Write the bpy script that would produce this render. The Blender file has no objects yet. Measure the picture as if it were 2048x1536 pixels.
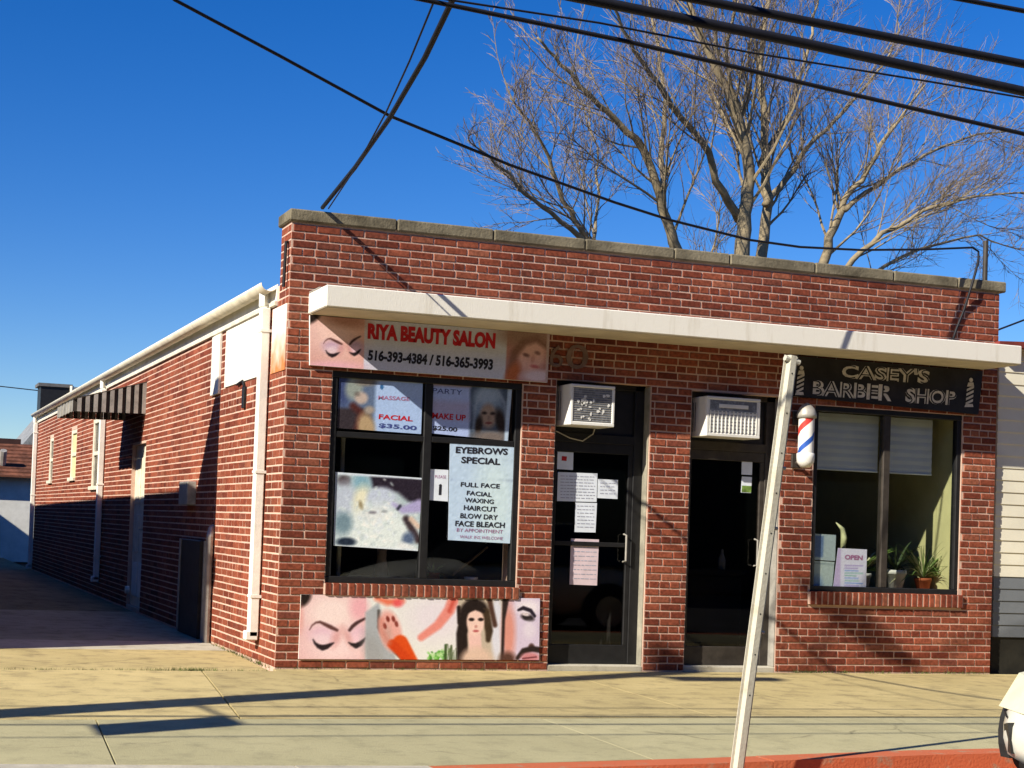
import bpy, math, random
import numpy as np
from mathutils import Matrix, Vector
R = random.Random(7)
NR = np.random.RandomState(7)
S = bpy.context.scene

# ------------------------------------------------------------------ camera, sky, sun, exposure
FPX, PCX, PCY = 2861.68, 610.29, 967.351           # focal length and principal point, pixels of a 2048x1536 frame
YAW, PITCH, ROLL = 0.292087, 0.02605, 0.038456
CAM = np.array([-3.2519, -11.4919, 1.2389])
def cam_axes():
    f = np.array([math.sin(YAW)*math.cos(PITCH), math.cos(YAW)*math.cos(PITCH), math.sin(PITCH)])
    r = np.array([math.cos(YAW), -math.sin(YAW), 0.0]); u = np.cross(r, f)
    return r*math.cos(ROLL)+u*math.sin(ROLL), -r*math.sin(ROLL)+u*math.cos(ROLL), f
CR, CU, CF = cam_axes()
cam_d = bpy.data.cameras.new('camera'); cam = bpy.data.objects.new('camera', cam_d)
S.collection.objects.link(cam)
cam_d.sensor_fit = 'HORIZONTAL'; cam_d.sensor_width = 36.0
cam_d.lens = FPX/2048*36.0
cam_d.shift_x = (1024-PCX)/2048; cam_d.shift_y = (PCY-768)/2048
cam_d.clip_start = 0.05; cam_d.clip_end = 3000
cam.matrix_world = Matrix(((CR[0], CU[0], -CF[0], CAM[0]), (CR[1], CU[1], -CF[1], CAM[1]), (CR[2], CU[2], -CF[2], CAM[2]), (0, 0, 0, 1)))
S.camera = cam

SUN_AZ, SUN_EL = math.radians(22.5), math.radians(33)   # light travels towards +X, a little +Y
LDIR = np.array([math.cos(SUN_AZ)*math.cos(SUN_EL), math.sin(SUN_AZ)*math.cos(SUN_EL), -math.sin(SUN_EL)])
w = bpy.data.worlds.new('World'); S.world = w; w.use_nodes = True
nt = w.node_tree; nt.nodes.clear()
sky = nt.nodes.new('ShaderNodeTexSky'); sky.sky_type = 'NISHITA'; sky.sun_disc = False
sky.sun_elevation = SUN_EL; sky.sun_rotation = math.atan2(-LDIR[0], -LDIR[1])
sky.altitude = 0; sky.air_density = 1.0; sky.dust_density = 0.1; sky.ozone_density = 6.0
hs = nt.nodes.new('ShaderNodeHueSaturation'); hs.inputs['Saturation'].default_value = 1.30; hs.inputs['Hue'].default_value = .515; hs.inputs['Value'].default_value = 1.0
bg = nt.nodes.new('ShaderNodeBackground'); bg.inputs['Strength'].default_value = 0.080
wo = nt.nodes.new('ShaderNodeOutputWorld')
nt.links.new(sky.outputs[0], hs.inputs['Color']); nt.links.new(hs.outputs[0], bg.inputs[0]); nt.links.new(bg.outputs[0], wo.inputs[0])
sd = bpy.data.lights.new('sun', 'SUN'); sd.energy = 5.0; sd.angle = math.radians(0.5); sd.color = (1.0, 0.92, 0.78)
so = bpy.data.objects.new('sun', sd); S.collection.objects.link(so)
so.rotation_euler = Vector(LDIR).to_track_quat('-Z', 'Y').to_euler(); so.location = (-20, -10, 20)
S.view_settings.view_transform = 'Standard'; S.view_settings.look = 'None'
S.view_settings.exposure = 0.70; S.view_settings.gamma = 1.0; S.view_settings.use_curve_mapping = False
S.cycles.max_bounces = 8; S.cycles.transparent_max_bounces = 12

# ------------------------------------------------------------------ where a spot of the photograph lies in the place
def ray(x, y): return CF + CR*(x-PCX)/FPX - CU*(y-PCY)/FPX
def onY(x, y, Y=0.0): d = ray(x, y); return CAM + d*((Y-CAM[1])/d[1])
def onX(x, y, X=0.0): d = ray(x, y); return CAM + d*((X-CAM[0])/d[0])
def onZ(x, y, Z=0.0): d = ray(x, y); return CAM + d*((Z-CAM[2])/d[2])
def onV(x, y, A, B):
    t = np.array(B, float)-np.array(A, float); n = np.array([-t[1], t[0]]); d = ray(x, y)
    return CAM + d*(((np.array(A)-CAM[:2])@n)/(d[:2]@n))

# ------------------------------------------------------------------ materials
def lin(c): return tuple(((v/12.92) if v <= .04045 else ((v+.055)/1.055)**2.4) for v in c)
MATS = {}
def mat(name, col, rough=0.7, var=0.12, scale=6.0, bump=0.0, bscale=60.0, metal=0.0, spec=0.3, col2=None, stretch=None, detail=6, ramp=(.32, .72)):
    if name in MATS: return MATS[name]
    m = bpy.data.materials.new(name); m.use_nodes = True; n = m.node_tree; b = n.nodes['Principled BSDF']
    b.inputs['Roughness'].default_value = rough; b.inputs['Metallic'].default_value = metal
    b.inputs['Specular IOR Level'].default_value = spec
    tc = n.nodes.new('ShaderNodeTexCoord'); geo = n.nodes.new('ShaderNodeNewGeometry')
    src = geo.outputs['Position']
    if stretch:
        mp = n.nodes.new('ShaderNodeMapping'); mp.inputs['Scale'].default_value = stretch; n.links.new(src, mp.inputs[0]); src = mp.outputs[0]
    nz = n.nodes.new('ShaderNodeTexNoise'); nz.inputs['Scale'].default_value = scale; nz.inputs['Detail'].default_value = detail
    nz.inputs['Roughness'].default_value = 0.65
    n.links.new(src, nz.inputs['Vector'])
    mx = n.nodes.new('ShaderNodeMix'); mx.data_type = 'RGBA'
    c2 = col2 if col2 else tuple(v*(1-3*var) for v in col)
    c1 = col if col2 else tuple(min(1, v*(1+var*1.5)) for v in col)
    mx.inputs[6].default_value = (*c1, 1); mx.inputs[7].default_value = (*c2, 1)
    rp = n.nodes.new('ShaderNodeValToRGB'); rp.color_ramp.elements[0].position = ramp[0]; rp.color_ramp.elements[1].position = ramp[1]
    n.links.new(nz.outputs['Fac'], rp.inputs[0]); n.links.new(rp.outputs[0], mx.inputs[0]); n.links.new(mx.outputs[2], b.inputs['Base Color'])
    if bump:
        n2 = n.nodes.new('ShaderNodeTexNoise'); n2.inputs['Scale'].default_value = bscale; n2.inputs['Detail'].default_value = 4
        n.links.new(src, n2.inputs['Vector'])
        bp = n.nodes.new('ShaderNodeBump'); bp.inputs['Strength'].default_value = bump; bp.inputs['Distance'].default_value = .01
        n.links.new(n2.outputs['Fac'], bp.inputs['Height']); n.links.new(bp.outputs[0], b.inputs['Normal'])
    MATS[name] = m; return m

def brick_mat():
    m = bpy.data.materials.new('fired brick'); m.use_nodes = True; n = m.node_tree; b = n.nodes['Principled BSDF']
    b.inputs['Roughness'].default_value = .85; b.inputs['Specular IOR Level'].default_value = .15
    geo = n.nodes.new('ShaderNodeNewGeometry'); oi = n.nodes.new('ShaderNodeObjectInfo')
    ad = n.nodes.new('ShaderNodeMath'); ad.operation = 'ADD'; n.links.new(geo.outputs['Random Per Island'], ad.inputs[0]); n.links.new(oi.outputs['Random'], ad.inputs[1])
    fr = n.nodes.new('ShaderNodeMath'); fr.operation = 'FRACT'; n.links.new(ad.outputs[0], fr.inputs[0])
    rp = n.nodes.new('ShaderNodeValToRGB'); cr = rp.color_ramp
    cols = [(0, (.155, .036, .021)), (.2, (.225, .054, .030)), (.45, (.265, .068, .036)), (.7, (.30, .084, .045)), (.88, (.19, .055, .035)), (1, (.36, .120, .066))]
    cr.elements[0].position = 0; cr.elements[0].color = (*cols[0][1], 1); cr.elements[1].position = 1; cr.elements[1].color = (*cols[-1][1], 1)
    for p, c in cols[1:-1]: e = cr.elements.new(p); e.color = (*c, 1)
    n.links.new(fr.outputs[0], rp.inputs[0])
    nz = n.nodes.new('ShaderNodeTexNoise'); nz.inputs['Scale'].default_value = 38; nz.inputs['Detail'].default_value = 6; n.links.new(geo.outputs['Position'], nz.inputs['Vector'])
    n3 = n.nodes.new('ShaderNodeTexNoise'); n3.inputs['Scale'].default_value = 1.3; n3.inputs['Detail'].default_value = 5; n.links.new(geo.outputs['Position'], n3.inputs['Vector'])
    mr = n.nodes.new('ShaderNodeMapRange'); mr.inputs[1].default_value = .3; mr.inputs[2].default_value = .75; mr.inputs[3].default_value = .6; mr.inputs[4].default_value = 1.3; n.links.new(nz.outputs['Fac'], mr.inputs[0])
    m3 = n.nodes.new('ShaderNodeMapRange'); m3.inputs[1].default_value = .35; m3.inputs[2].default_value = .7; m3.inputs[3].default_value = .76; m3.inputs[4].default_value = 1.14; n.links.new(n3.outputs['Fac'], m3.inputs[0])
    sp = n.nodes.new('ShaderNodeMapping'); sp.inputs['Scale'].default_value = (2.6, 2.6, .35); n.links.new(geo.outputs['Position'], sp.inputs[0])
    n4 = n.nodes.new('ShaderNodeTexNoise'); n4.inputs['Scale'].default_value = 1.5; n4.inputs['Detail'].default_value = 8; n.links.new(sp.outputs[0], n4.inputs['Vector'])
    m4 = n.nodes.new('ShaderNodeMapRange'); m4.inputs[1].default_value = .55; m4.inputs[2].default_value = .78; m4.inputs[3].default_value = 1.0; m4.inputs[4].default_value = .55; n.links.new(n4.outputs['Fac'], m4.inputs[0])
    ms = n.nodes.new('ShaderNodeMath'); ms.operation = 'MULTIPLY'; n.links.new(mr.outputs[0], ms.inputs[0]); n.links.new(m4.outputs[0], ms.inputs[1]); mr = ms   # old water streaks
    mm = n.nodes.new('ShaderNodeMath'); mm.operation = 'MULTIPLY'; n.links.new(mr.outputs[0], mm.inputs[0]); n.links.new(m3.outputs[0], mm.inputs[1])
    vm = n.nodes.new('ShaderNodeVectorMath'); vm.operation = 'SCALE'; n.links.new(rp.outputs[0], vm.inputs[0]); n.links.new(mm.outputs[0], vm.inputs['Scale'])
    n.links.new(vm.outputs[0], b.inputs['Base Color'])
    bp = n.nodes.new('ShaderNodeBump'); bp.inputs['Strength'].default_value = .5; bp.inputs['Distance'].default_value = .004; n.links.new(nz.outputs['Fac'], bp.inputs['Height']); n.links.new(bp.outputs[0], b.inputs['Normal'])
    return m
BRICK = brick_mat()
MORTAR = mat('pink grey mortar', (.70, .485, .38), .95, .10, 1.6, .4, 120, spec=.1, col2=(.50, .34, .265), detail=10)
WHITE = mat('chalky white paint', (.80, .78, .70), .6, .05, 5, .15, 40)
CREAM = mat('cream metal paint', (.74, .68, .54), .5, .09, 7, .1, 40)
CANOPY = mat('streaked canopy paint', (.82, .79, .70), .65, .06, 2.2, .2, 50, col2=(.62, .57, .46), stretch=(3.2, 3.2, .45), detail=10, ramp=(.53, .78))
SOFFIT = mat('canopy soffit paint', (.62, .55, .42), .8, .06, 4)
COPE = mat('weathered coping stone', (.27, .235, .16), .9, .25, 3, .6, 50, spec=.1, col2=(.05, .044, .03), detail=10)
BLACK = mat('black window paint', (.016, .016, .017), .45, .1, 12)
DARKMET = mat('dark bronze metal', (.05, .042, .035), .5, .15, 10)
RUBBER = mat('black cable jacket', (.012, .012, .016), .6, .1, 20)
ROOF = mat('grey roof felt', (.12, .12, .12), .9, .15, 4)
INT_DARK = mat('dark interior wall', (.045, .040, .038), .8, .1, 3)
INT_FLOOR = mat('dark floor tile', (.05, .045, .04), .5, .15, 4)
INT_YEL = mat('pale yellow interior wall', (.66, .62, .30), .8, .05, 3)
GREYMET = mat('galvanised grey metal', (.40, .38, .34), .5, .12, 8, metal=.3)
PLASTIC = mat('white appliance plastic', (.78, .77, .72), .45, .04, 5)
GRILLE = mat('grey grille', (.15, .16, .18), .6, .3, 22, col2=(.36, .38, .40), ramp=(.45, .7))
PAPER = mat('white paper', (.76, .82, .90), .7, .04, 8)
PINKPAPER = mat('pale pink paper', (.72, .58, .62), .7, .05, 8)
INK = mat('black ink', (.02, .02, .03), .7, .05, 8)
REDINK = mat('red ink', (.50, .012, .02), .6, .05, 8)
BLUEINK = mat('blue ink', (.05, .07, .25), .6, .05, 8)
MAUVEINK = mat('mauve ink', (.40, .18, .32), .6, .05, 8)
SIGNBLACK = mat('black sign board', (.022, .020, .021), .5, .2, 5)
SILVER = mat('silver sign lettering', (.66, .62, .57), .5, .1, 20)
BLIND = mat('grey roller blind', (.80, .84, .82), .8, .04, 3)
TERRA = mat('terracotta', (.52, .14, .05), .8, .1, 10)
LEAF = mat('plant leaf', (.22, .36, .08), .5, .3, 9)
LEAFY = mat('variegated leaf', (.74, .74, .40), .5, .2, 9)
SOIL = mat('potting soil', (.03, .02, .015), .9)
def concrete(name, c1, c2, c3, streak):
    m = bpy.data.materials.new(name); m.use_nodes = True; n = m.node_tree; b = n.nodes['Principled BSDF']; lk = n.links.new
    b.inputs['Roughness'].default_value = .92; b.inputs['Specular IOR Level'].default_value = .12
    g = n.nodes.new('ShaderNodeNewGeometry'); oi = n.nodes.new('ShaderNodeObjectInfo')
    def noise(sc, det, st=None):
        z = n.nodes.new('ShaderNodeTexNoise'); z.inputs['Scale'].default_value = sc; z.inputs['Detail'].default_value = det; z.inputs['Roughness'].default_value = .68
        if st: mp = n.nodes.new('ShaderNodeMapping'); mp.inputs['Scale'].default_value = st; lk(g.outputs['Position'], mp.inputs[0]); lk(mp.outputs[0], z.inputs['Vector'])
        else: lk(g.outputs['Position'], z.inputs['Vector'])
        return z.outputs['Fac']
    def rng(f, a, bb, lo, hi): r = n.nodes.new('ShaderNodeMapRange'); r.inputs[1].default_value = a; r.inputs[2].default_value = bb; r.inputs[3].default_value = lo; r.inputs[4].default_value = hi; lk(f, r.inputs[0]); return r.outputs[0]
    def mix(f, a, bb):
        x = n.nodes.new('ShaderNodeMix'); x.data_type = 'RGBA'; lk(f, x.inputs[0])
        for k, v in ((6, a), (7, bb)):
            if isinstance(v, tuple): x.inputs[k].default_value = (*v, 1)
            else: lk(v, x.inputs[k])
        return x.outputs[2]
    col = mix(rng(noise(1.1, 8), .35, .68, 0, 1), c1, c2)
    col = mix(rng(noise(4.5, 10), .50, .70, 0, .85), col, c3)
    col = mix(rng(noise(14, 4), .64, .70, 0, .5), col, tuple(v*.6 for v in c3))
    col = mix(rng(noise(2.6, 10, (.22, 7.0, 1)), .53, .72, 0, streak*.8), col, c3)
    col = mix(rng(noise(75, 3), .60, .74, 0, .8), col, tuple(v*.45 for v in c2))
    col = mix(rng(noise(120, 2), .60, .70, 0, .5), col, tuple(min(1, v*1.5) for v in c1))
    vo = n.nodes.new('ShaderNodeTexVoronoi'); vo.feature = 'DISTANCE_TO_EDGE'; vo.inputs['Scale'].default_value = .42
    wz = n.nodes.new('ShaderNodeTexNoise'); wz.inputs['Scale'].default_value = 3; wz.inputs['Detail'].default_value = 5; lk(g.outputs['Position'], wz.inputs['Vector'])
    va = n.nodes.new('ShaderNodeVectorMath'); va.operation = 'MULTIPLY_ADD'; va.inputs[1].default_value = (.35, .35, 0); lk(wz.outputs['Color'], va.inputs[0]); lk(g.outputs['Position'], va.inputs[2]); lk(va.outputs[0], vo.inputs['Vector'])
    cr = n.nodes.new('ShaderNodeMath'); cr.operation = 'MULTIPLY'; lk(rng(vo.outputs['Distance'], .0, .007, 1, 0), cr.inputs[0]); lk(rng(noise(.7, 2), .52, .64, 0, .5), cr.inputs[1])
    col = mix(cr.outputs[0], col, (.05, .042, .03))
    sc = n.nodes.new('ShaderNodeVectorMath'); sc.operation = 'SCALE'; lk(col, sc.inputs[0]); lk(rng(oi.outputs['Random'], 0, 1, .9, 1.08), sc.inputs['Scale']); lk(sc.outputs[0], b.inputs['Base Color'])
    bp = n.nodes.new('ShaderNodeBump'); bp.inputs['Strength'].default_value = .55; bp.inputs['Distance'].default_value = .006; lk(noise(90, 4), bp.inputs['Height']); lk(bp.outputs[0], b.inputs['Normal'])
    return m
YELSLAB = concrete('stained yellow concrete', (.54, .44, .215), (.42, .34, .16), (.23, .185, .10), .75)
GREYSLAB = concrete('smooth grey green concrete', (.42, .385, .225), (.36, .33, .19), (.27, .25, .15), .25)
LOT = concrete('old driveway paving', (.20, .19, .12), (.125, .118, .07), (.052, .048, .03), .4)
DRIVE = concrete('grey driveway concrete', (.37, .37, .28), (.28, .28, .205), (.16, .16, .11), .35)
APRON = concrete('pale concrete apron', (.50, .47, .38), (.40, .37, .29), (.28, .25, .19), .3)
DIRT = mat('ground dirt', (.07, .055, .035), .95, .2, 1.5, .4, 40)
ASPH = mat('road asphalt', (.055, .055, .056), .9, .15, 3, .5, 150)
REDPAINT = mat('orange red kerb paint', (.50, .130, .055), .75, .12, 7, .4, 60, col2=(.36, .22, .14), detail=12, ramp=(.56, .66))
CONCKERB = mat('kerb concrete', (.44, .41, .33), .9, .1, 5, .3, 60)
GRASS = mat('weed grass', (.12, .15, .04), .8, .3, 5)
BARK = mat('tree bark', (.33, .265, .16), .9, .25, 5, .5, 40, col2=(.16, .13, .085))
TWIG = mat('bare twigs', (.25, .195, .14), .9, .2, 2)
SIDING = mat('cream clapboard', (.76, .72, .58), .7, .04, 2)
SIDING2 = mat('shade tinted clapboard', (.17, .185, .20), .7, .06, 2)  # blue-grey tone stands for a shadow band that nothing casts
FOUND = mat('dark foundation', (.022, .02, .014), .95, .2, 4)
REDROOF = mat('red brown roof edge', (.22, .04, .03), .8)
TILE = mat('brown roof shingles', (.16, .060, .035), .9, .25, 4, .4, 40)
TILED = mat('dark ridge board', (.05, .022, .018), .9)
GARAGE = mat('white garage paint', (.66, .66, .62), .8, .06, 3)
GREYROOF = mat('grey shingle slope', (.22, .23, .24), .9, .15, 4)
CARPAINT = mat('white car paint', (.66, .65, .56), .25, .02, 2, spec=.6)
TYRE = mat('tyre rubber', (.02, .02, .02), .8)
RIM = mat('alloy rim', (.45, .45, .45), .35, metal=.8)
LENS = mat('headlamp lens', (.72, .70, .48), .12, .05, 5, spec=.6)
CARGLASS = mat('dark car glass', (.02, .022, .025), .08, spec=.6)
WOOD = mat('utility pole timber', (.16, .11, .07), .9, .2, 6)
POSTM = mat('pale sign post metal', (.54, .51, .41), .6, .14, 9, .25, 60, metal=.1, col2=(.34, .29, .20), ramp=(.5, .85), detail=10)
BRASSY = mat('table cloth', (.62, .60, .58), .8)
SKINTONE = mat('tan vase', (.5, .36, .27), .6)

def glass_mat(name, tint, extra):
    m = bpy.data.materials.new(name); m.use_nodes = True; n = m.node_tree; n.nodes.clear()
    tr = n.nodes.new('ShaderNodeBsdfTransparent'); tr.inputs[0].default_value = (*tint, 1)
    gl = n.nodes.new('ShaderNodeBsdfGlossy'); gl.inputs['Roughness'].default_value = .02
    fr = n.nodes.new('ShaderNodeFresnel'); gb = n.nodes.new('ShaderNodeNewGeometry'); io = n.nodes.new('ShaderNodeMapRange'); io.inputs[3].default_value = 1.45; io.inputs[4].default_value = 1/1.45
    n.links.new(gb.outputs['Backfacing'], io.inputs[0]); n.links.new(io.outputs[0], fr.inputs['IOR'])   # same mirror strength from both faces of the pane
    mu = n.nodes.new('ShaderNodeMath'); mu.operation = 'MULTIPLY'; mu.inputs[1].default_value = extra; n.links.new(fr.outputs[0], mu.inputs[0])
    mx = n.nodes.new('ShaderNodeMixShader'); o = n.nodes.new('ShaderNodeOutputMaterial')
    n.links.new(mu.outputs[0], mx.inputs[0]); n.links.new(tr.outputs[0], mx.inputs[1]); n.links.new(gl.outputs[0], mx.inputs[2]); n.links.new(mx.outputs[0], o.inputs[0])
    return m
GLASS = glass_mat('window glass', (.86, .88, .88), .8)
GLASSD = glass_mat('tinted door glass', (.62, .62, .62), .8)

def print_mat():
    m = bpy.data.materials.new('printed picture'); m.use_nodes = True; n = m.node_tree; b = n.nodes['Principled BSDF']
    b.inputs['Roughness'].default_value = .5; b.inputs['Specular IOR Level'].default_value = .3
    a = n.nodes.new('ShaderNodeVertexColor'); a.layer_name = 'Print'; n.links.new(a.outputs[0], b.inputs['Base Color'])
    return m
PRINT = print_mat()

# ------------------------------------------------------------------ mesh builder
class MB:
    def __init__(s): s.v = []; s.f = []; s.m = []; s.cur = 0
    def add(s, vs, fs):
        o = len(s.v); s.v.extend([tuple(map(float, q)) for q in vs])
        for f in fs: s.f.append(tuple(o+i for i in f)); s.m.append(s.cur)
        return s
    def hexa(s, p):   # 8 corners: bottom 4 ccw, top 4
        return s.add(p, [(3, 2, 1, 0), (4, 5, 6, 7), (0, 1, 5, 4), (1, 2, 6, 5), (2, 3, 7, 6), (3, 0, 4, 7)])
    def box(s, x0, x1, y0, y1, z0, z1):
        return s.hexa([(x0, y0, z0), (x1, y0, z0), (x1, y1, z0), (x0, y1, z0), (x0, y0, z1), (x1, y0, z1), (x1, y1, z1), (x0, y1, z1)])
    def bbox(s, x0, x1, y0, y1, z0, z1, b):   # box with chamfered edges on every side (profile in x,z and y)
        xs, ys, zs = (x0, x1), (y0, y1), (z0, z1)
        v = []; idx = {}
        for i in (0, 1):
            for j in (0, 1):
                for k in (0, 1):
                    for a in range(3):
                        p = [xs[i], ys[j], zs[k]]
                        for c, (q, t) in enumerate(((i, 0), (j, 1), (k, 2))):
                            if c != a: p[c] += b if q == 0 else -b
                        idx[(i, j, k, a)] = len(v); v.append(p)
        f = []
        for a in range(3):
            o = [c for c in range(3) if c != a]
            for sgn in (0, 1):
                q = []
                for (s1, s2) in ((0, 0), (1, 0), (1, 1), (0, 1)):
                    key = [0, 0, 0]; key[a] = sgn; key[o[0]] = s1; key[o[1]] = s2
                    q.append(idx[(*key, a)])
                f.append(tuple(q))
            for (s1, s2) in ((0, 0), (0, 1), (1, 0), (1, 1)):   # edges along axis a
                k0 = [0, 0, 0]; k1 = [0, 0, 0]; k0[o[0]] = k1[o[0]] = s1; k0[o[1]] = k1[o[1]] = s2; k0[a] = 0; k1[a] = 1
                f.append((idx[(*k0, o[0])], idx[(*k1, o[0])], idx[(*k1, o[1])], idx[(*k0, o[1])]))
        for i in (0, 1):
            for j in (0, 1):
                for k in (0, 1): f.append((idx[(i, j, k, 0)], idx[(i, j, k, 1)], idx[(i, j, k, 2)]))
        return s.add(v, f)
    def tube(s, pts, r, n=8, cap=True):
        pts = [np.array(p, float) for p in pts]; rs = r if hasattr(r, '__len__') else [r]*len(pts)
        o = len(s.v); up = None
        for i, p in enumerate(pts):
            t = pts[min(i+1, len(pts)-1)]-pts[max(i-1, 0)]; t = t/(np.linalg.norm(t)+1e-9)
            if up is None:
                a = np.array([0, 0, 1.]) if abs(t[2]) < .9 else np.array([1., 0, 0])
            else: a = up
            x = np.cross(t, a); x /= np.linalg.norm(x)+1e-9; y = np.cross(x, t); up = y
            for k in range(n):
                th = 2*math.pi*k/n; s.v.append(tuple(p+rs[i]*(math.cos(th)*x+math.sin(th)*y)))
        for i in range(len(pts)-1):
            for k in range(n):
                a, b = o+i*n+k, o+i*n+(k+1) % n; s.f.append((a, b, b+n, a+n)); s.m.append(s.cur)
        if cap:
            s.f.append(tuple(o+k for k in range(n))[::-1]); s.m.append(s.cur)
            s.f.append(tuple(o+(len(pts)-1)*n+k for k in range(n))); s.m.append(s.cur)
        return s
    def lathe(s, c, prof, n=20):  # prof [(r,z)], axis z through c
        o = len(s.v)
        for r, z in prof:
            for k in range(n):
                th = 2*math.pi*k/n; s.v.append((c[0]+r*math.cos(th), c[1]+r*math.sin(th), c[2]+z))
        for i in range(len(prof)-1):
            for k in range(n):
                a, b = o+i*n+k, o+i*n+(k+1) % n; s.f.append((a, b, b+n, a+n)); s.m.append(s.cur)
        return s
    def prism(s, poly, d):   # poly list of 3d points (planar), extruded by vector d
        n = len(poly); d = np.array(d)
        a = [np.array(p, float) for p in poly]; return s.add(a+[p+d for p in a], [tuple(range(n))[::-1], tuple(range(n, 2*n))]+[(i, (i+1) % n, n+(i+1) % n, n+i) for i in range(n)])
    def build(s, name, mats, parent=None, smooth=False):
        ms = mats if isinstance(mats, (list, tuple)) else [mats]
        o0 = base(parent) if parent is not None else np.zeros(3)
        me = bpy.data.meshes.new(name)
        me.from_pydata([tuple(np.array(q)-o0) for q in s.v], [], s.f)
        for m in ms: me.materials.append(m)
        if len(ms) > 1: me.polygons.foreach_set('material_index', s.m)
        if smooth: me.polygons.foreach_set('use_smooth', [True]*len(me.polygons))
        me.update()
        o = bpy.data.objects.new(name, me); S.collection.objects.link(o)
        if parent is not None: o.parent = parent
        return o
BASES = {}
def base(o):
    while o is not None:
        if o.name in BASES: return BASES[o.name]
        o = o.parent
    return np.zeros(3)
def tag(o, label=None, cat=None, group=None, kind=None):
    if label: o['label'] = label
    if cat: o['category'] = cat
    if group: o['group'] = group
    if kind: o['kind'] = kind
    return o
def thing(name, loc, label, cat, group=None):
    o = bpy.data.objects.new(name, None); S.collection.objects.link(o); o.location = loc; o.empty_display_size = .2
    BASES[o.name] = np.array(loc, float); return tag(o, label, cat, group)
def struct(mb, name, m): return tag(mb.build(name, m), kind='structure')

# ------------------------------------------------------------------ flat print and lettering
def quadY(px, Y): return [onY(x, y, Y) for x, y in px]       # tl, tr, br, bl
def bil(q, u, v):
    q = [np.array(c, float) for c in q]; u = np.asarray(u)[..., None]; v = np.asarray(v)[..., None]
    return (1-v)*((1-u)*q[0]+u*q[1])+v*((1-u)*q[3]+u*q[2])
def print_sheet(name, parent, px, Y, nx, ny, func, world=None):
    q = world or quadY(px, Y)
    U, V = np.meshgrid(np.linspace(0, 1, nx), np.linspace(0, 1, ny))
    P = bil(q, U, V).reshape(-1, 3); XY = bil([(*c, 0) for c in px], U, V)
    c = np.clip(func(XY[..., 0], XY[..., 1]), 0, 1)
    c = np.where(c <= .04045, c/12.92, ((c+.055)/1.055)**2.4).reshape(-1, 3)
    me = bpy.data.meshes.new(name); o0 = base(parent)
    ii = np.arange(nx*ny).reshape(ny, nx)
    fs = np.stack([ii[1:, :-1], ii[1:, 1:], ii[:-1, 1:], ii[:-1, :-1]], -1).reshape(-1, 4)
    me.from_pydata([tuple(p) for p in P-o0], [], [tuple(map(int, f)) for f in fs])
    at = me.color_attributes.new('Print', 'FLOAT_COLOR', 'POINT')
    at.data.foreach_set('color', np.concatenate([c, np.ones((len(c), 1))], 1).astype(np.float32).ravel())
    me.materials.append(PRINT); me.update()
    o = bpy.data.objects.new(name, me); S.collection.objects.link(o); o.parent = parent
    return o
class Paint:
    def __init__(s, x, y, col, noise=.02):
        s.x, s.y = x, y; s.c = np.ones(x.shape+(3,))*np.array(col); s.n = noise
    def over(s, a, col): s.c = s.c*(1-a[..., None])+np.array(col)*a[..., None]
    def ell(s, cx, cy, rx, ry, col, rot=0, soft=.25, al=1):
        c, n = math.cos(math.radians(rot)), math.sin(math.radians(rot)); dx, dy = s.x-cx, s.y-cy
        d = np.sqrt(((dx*c+dy*n)/rx)**2+((-dx*n+dy*c)/ry)**2); s.over(al*np.clip((1-d)/soft+.5, 0, 1), col)
    def line(s, pts, wid, col, soft=1.5, al=1):
        D = np.full(s.x.shape, 1e9); n = len(pts)-1
        for i in range(n):
            (x0, y0), (x1, y1) = pts[i], pts[i+1]; L = (x1-x0)**2+(y1-y0)**2
            t = np.clip(((s.x-x0)*(x1-x0)+(s.y-y0)*(y1-y0))/L, 0, 1)
            w0 = wid[i]+(wid[i+1]-wid[i])*t if hasattr(wid, '__len__') else wid
            D = np.minimum(D, np.hypot(s.x-x0-t*(x1-x0), s.y-y0-t*(y1-y0))-w0)
        s.over(al*np.clip(.5-D/soft, 0, 1), col)
    def poly(s, pts, col, soft=1.5, al=1):
        ins = np.zeros(s.x.shape, bool); D = np.full(s.x.shape, 1e9); n = len(pts)
        for i in range(n):
            (x0, y0), (x1, y1) = pts[i], pts[(i+1) % n]
            cr = ((y0 > s.y) != (y1 > s.y)) & (s.x < (x1-x0)*(s.y-y0)/(y1-y0+1e-12)+x0); ins ^= cr
            L = (x1-x0)**2+(y1-y0)**2+1e-9; t = np.clip(((s.x-x0)*(x1-x0)+(s.y-y0)*(y1-y0))/L, 0, 1)
            D = np.minimum(D, np.hypot(s.x-x0-t*(x1-x0), s.y-y0-t*(y1-y0)))
        s.over(al*np.clip(.5+np.where(ins, D, -D)/soft, 0, 1), col)
    def done(s): return s.c+NR.normal(0, s.n, s.c.shape[:2])[..., None]
TCACHE = {}
def text_mesh(body, bold):
    k = (body, bold)
    if k not in TCACHE:
        cu = bpy.data.curves.new('lettering', 'FONT'); cu.body = body; cu.offset = bold; cu.resolution_u = 3
        ob = bpy.data.objects.new('lettering', cu); me = ob.to_mesh()
        V = np.array([v.co[:] for v in me.vertices]); F = [tuple(p.vertices) for p in me.polygons]
        ob.to_mesh_clear(); bpy.data.objects.remove(ob); TCACHE[k] = (V, F)
    return TCACHE[k]
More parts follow.
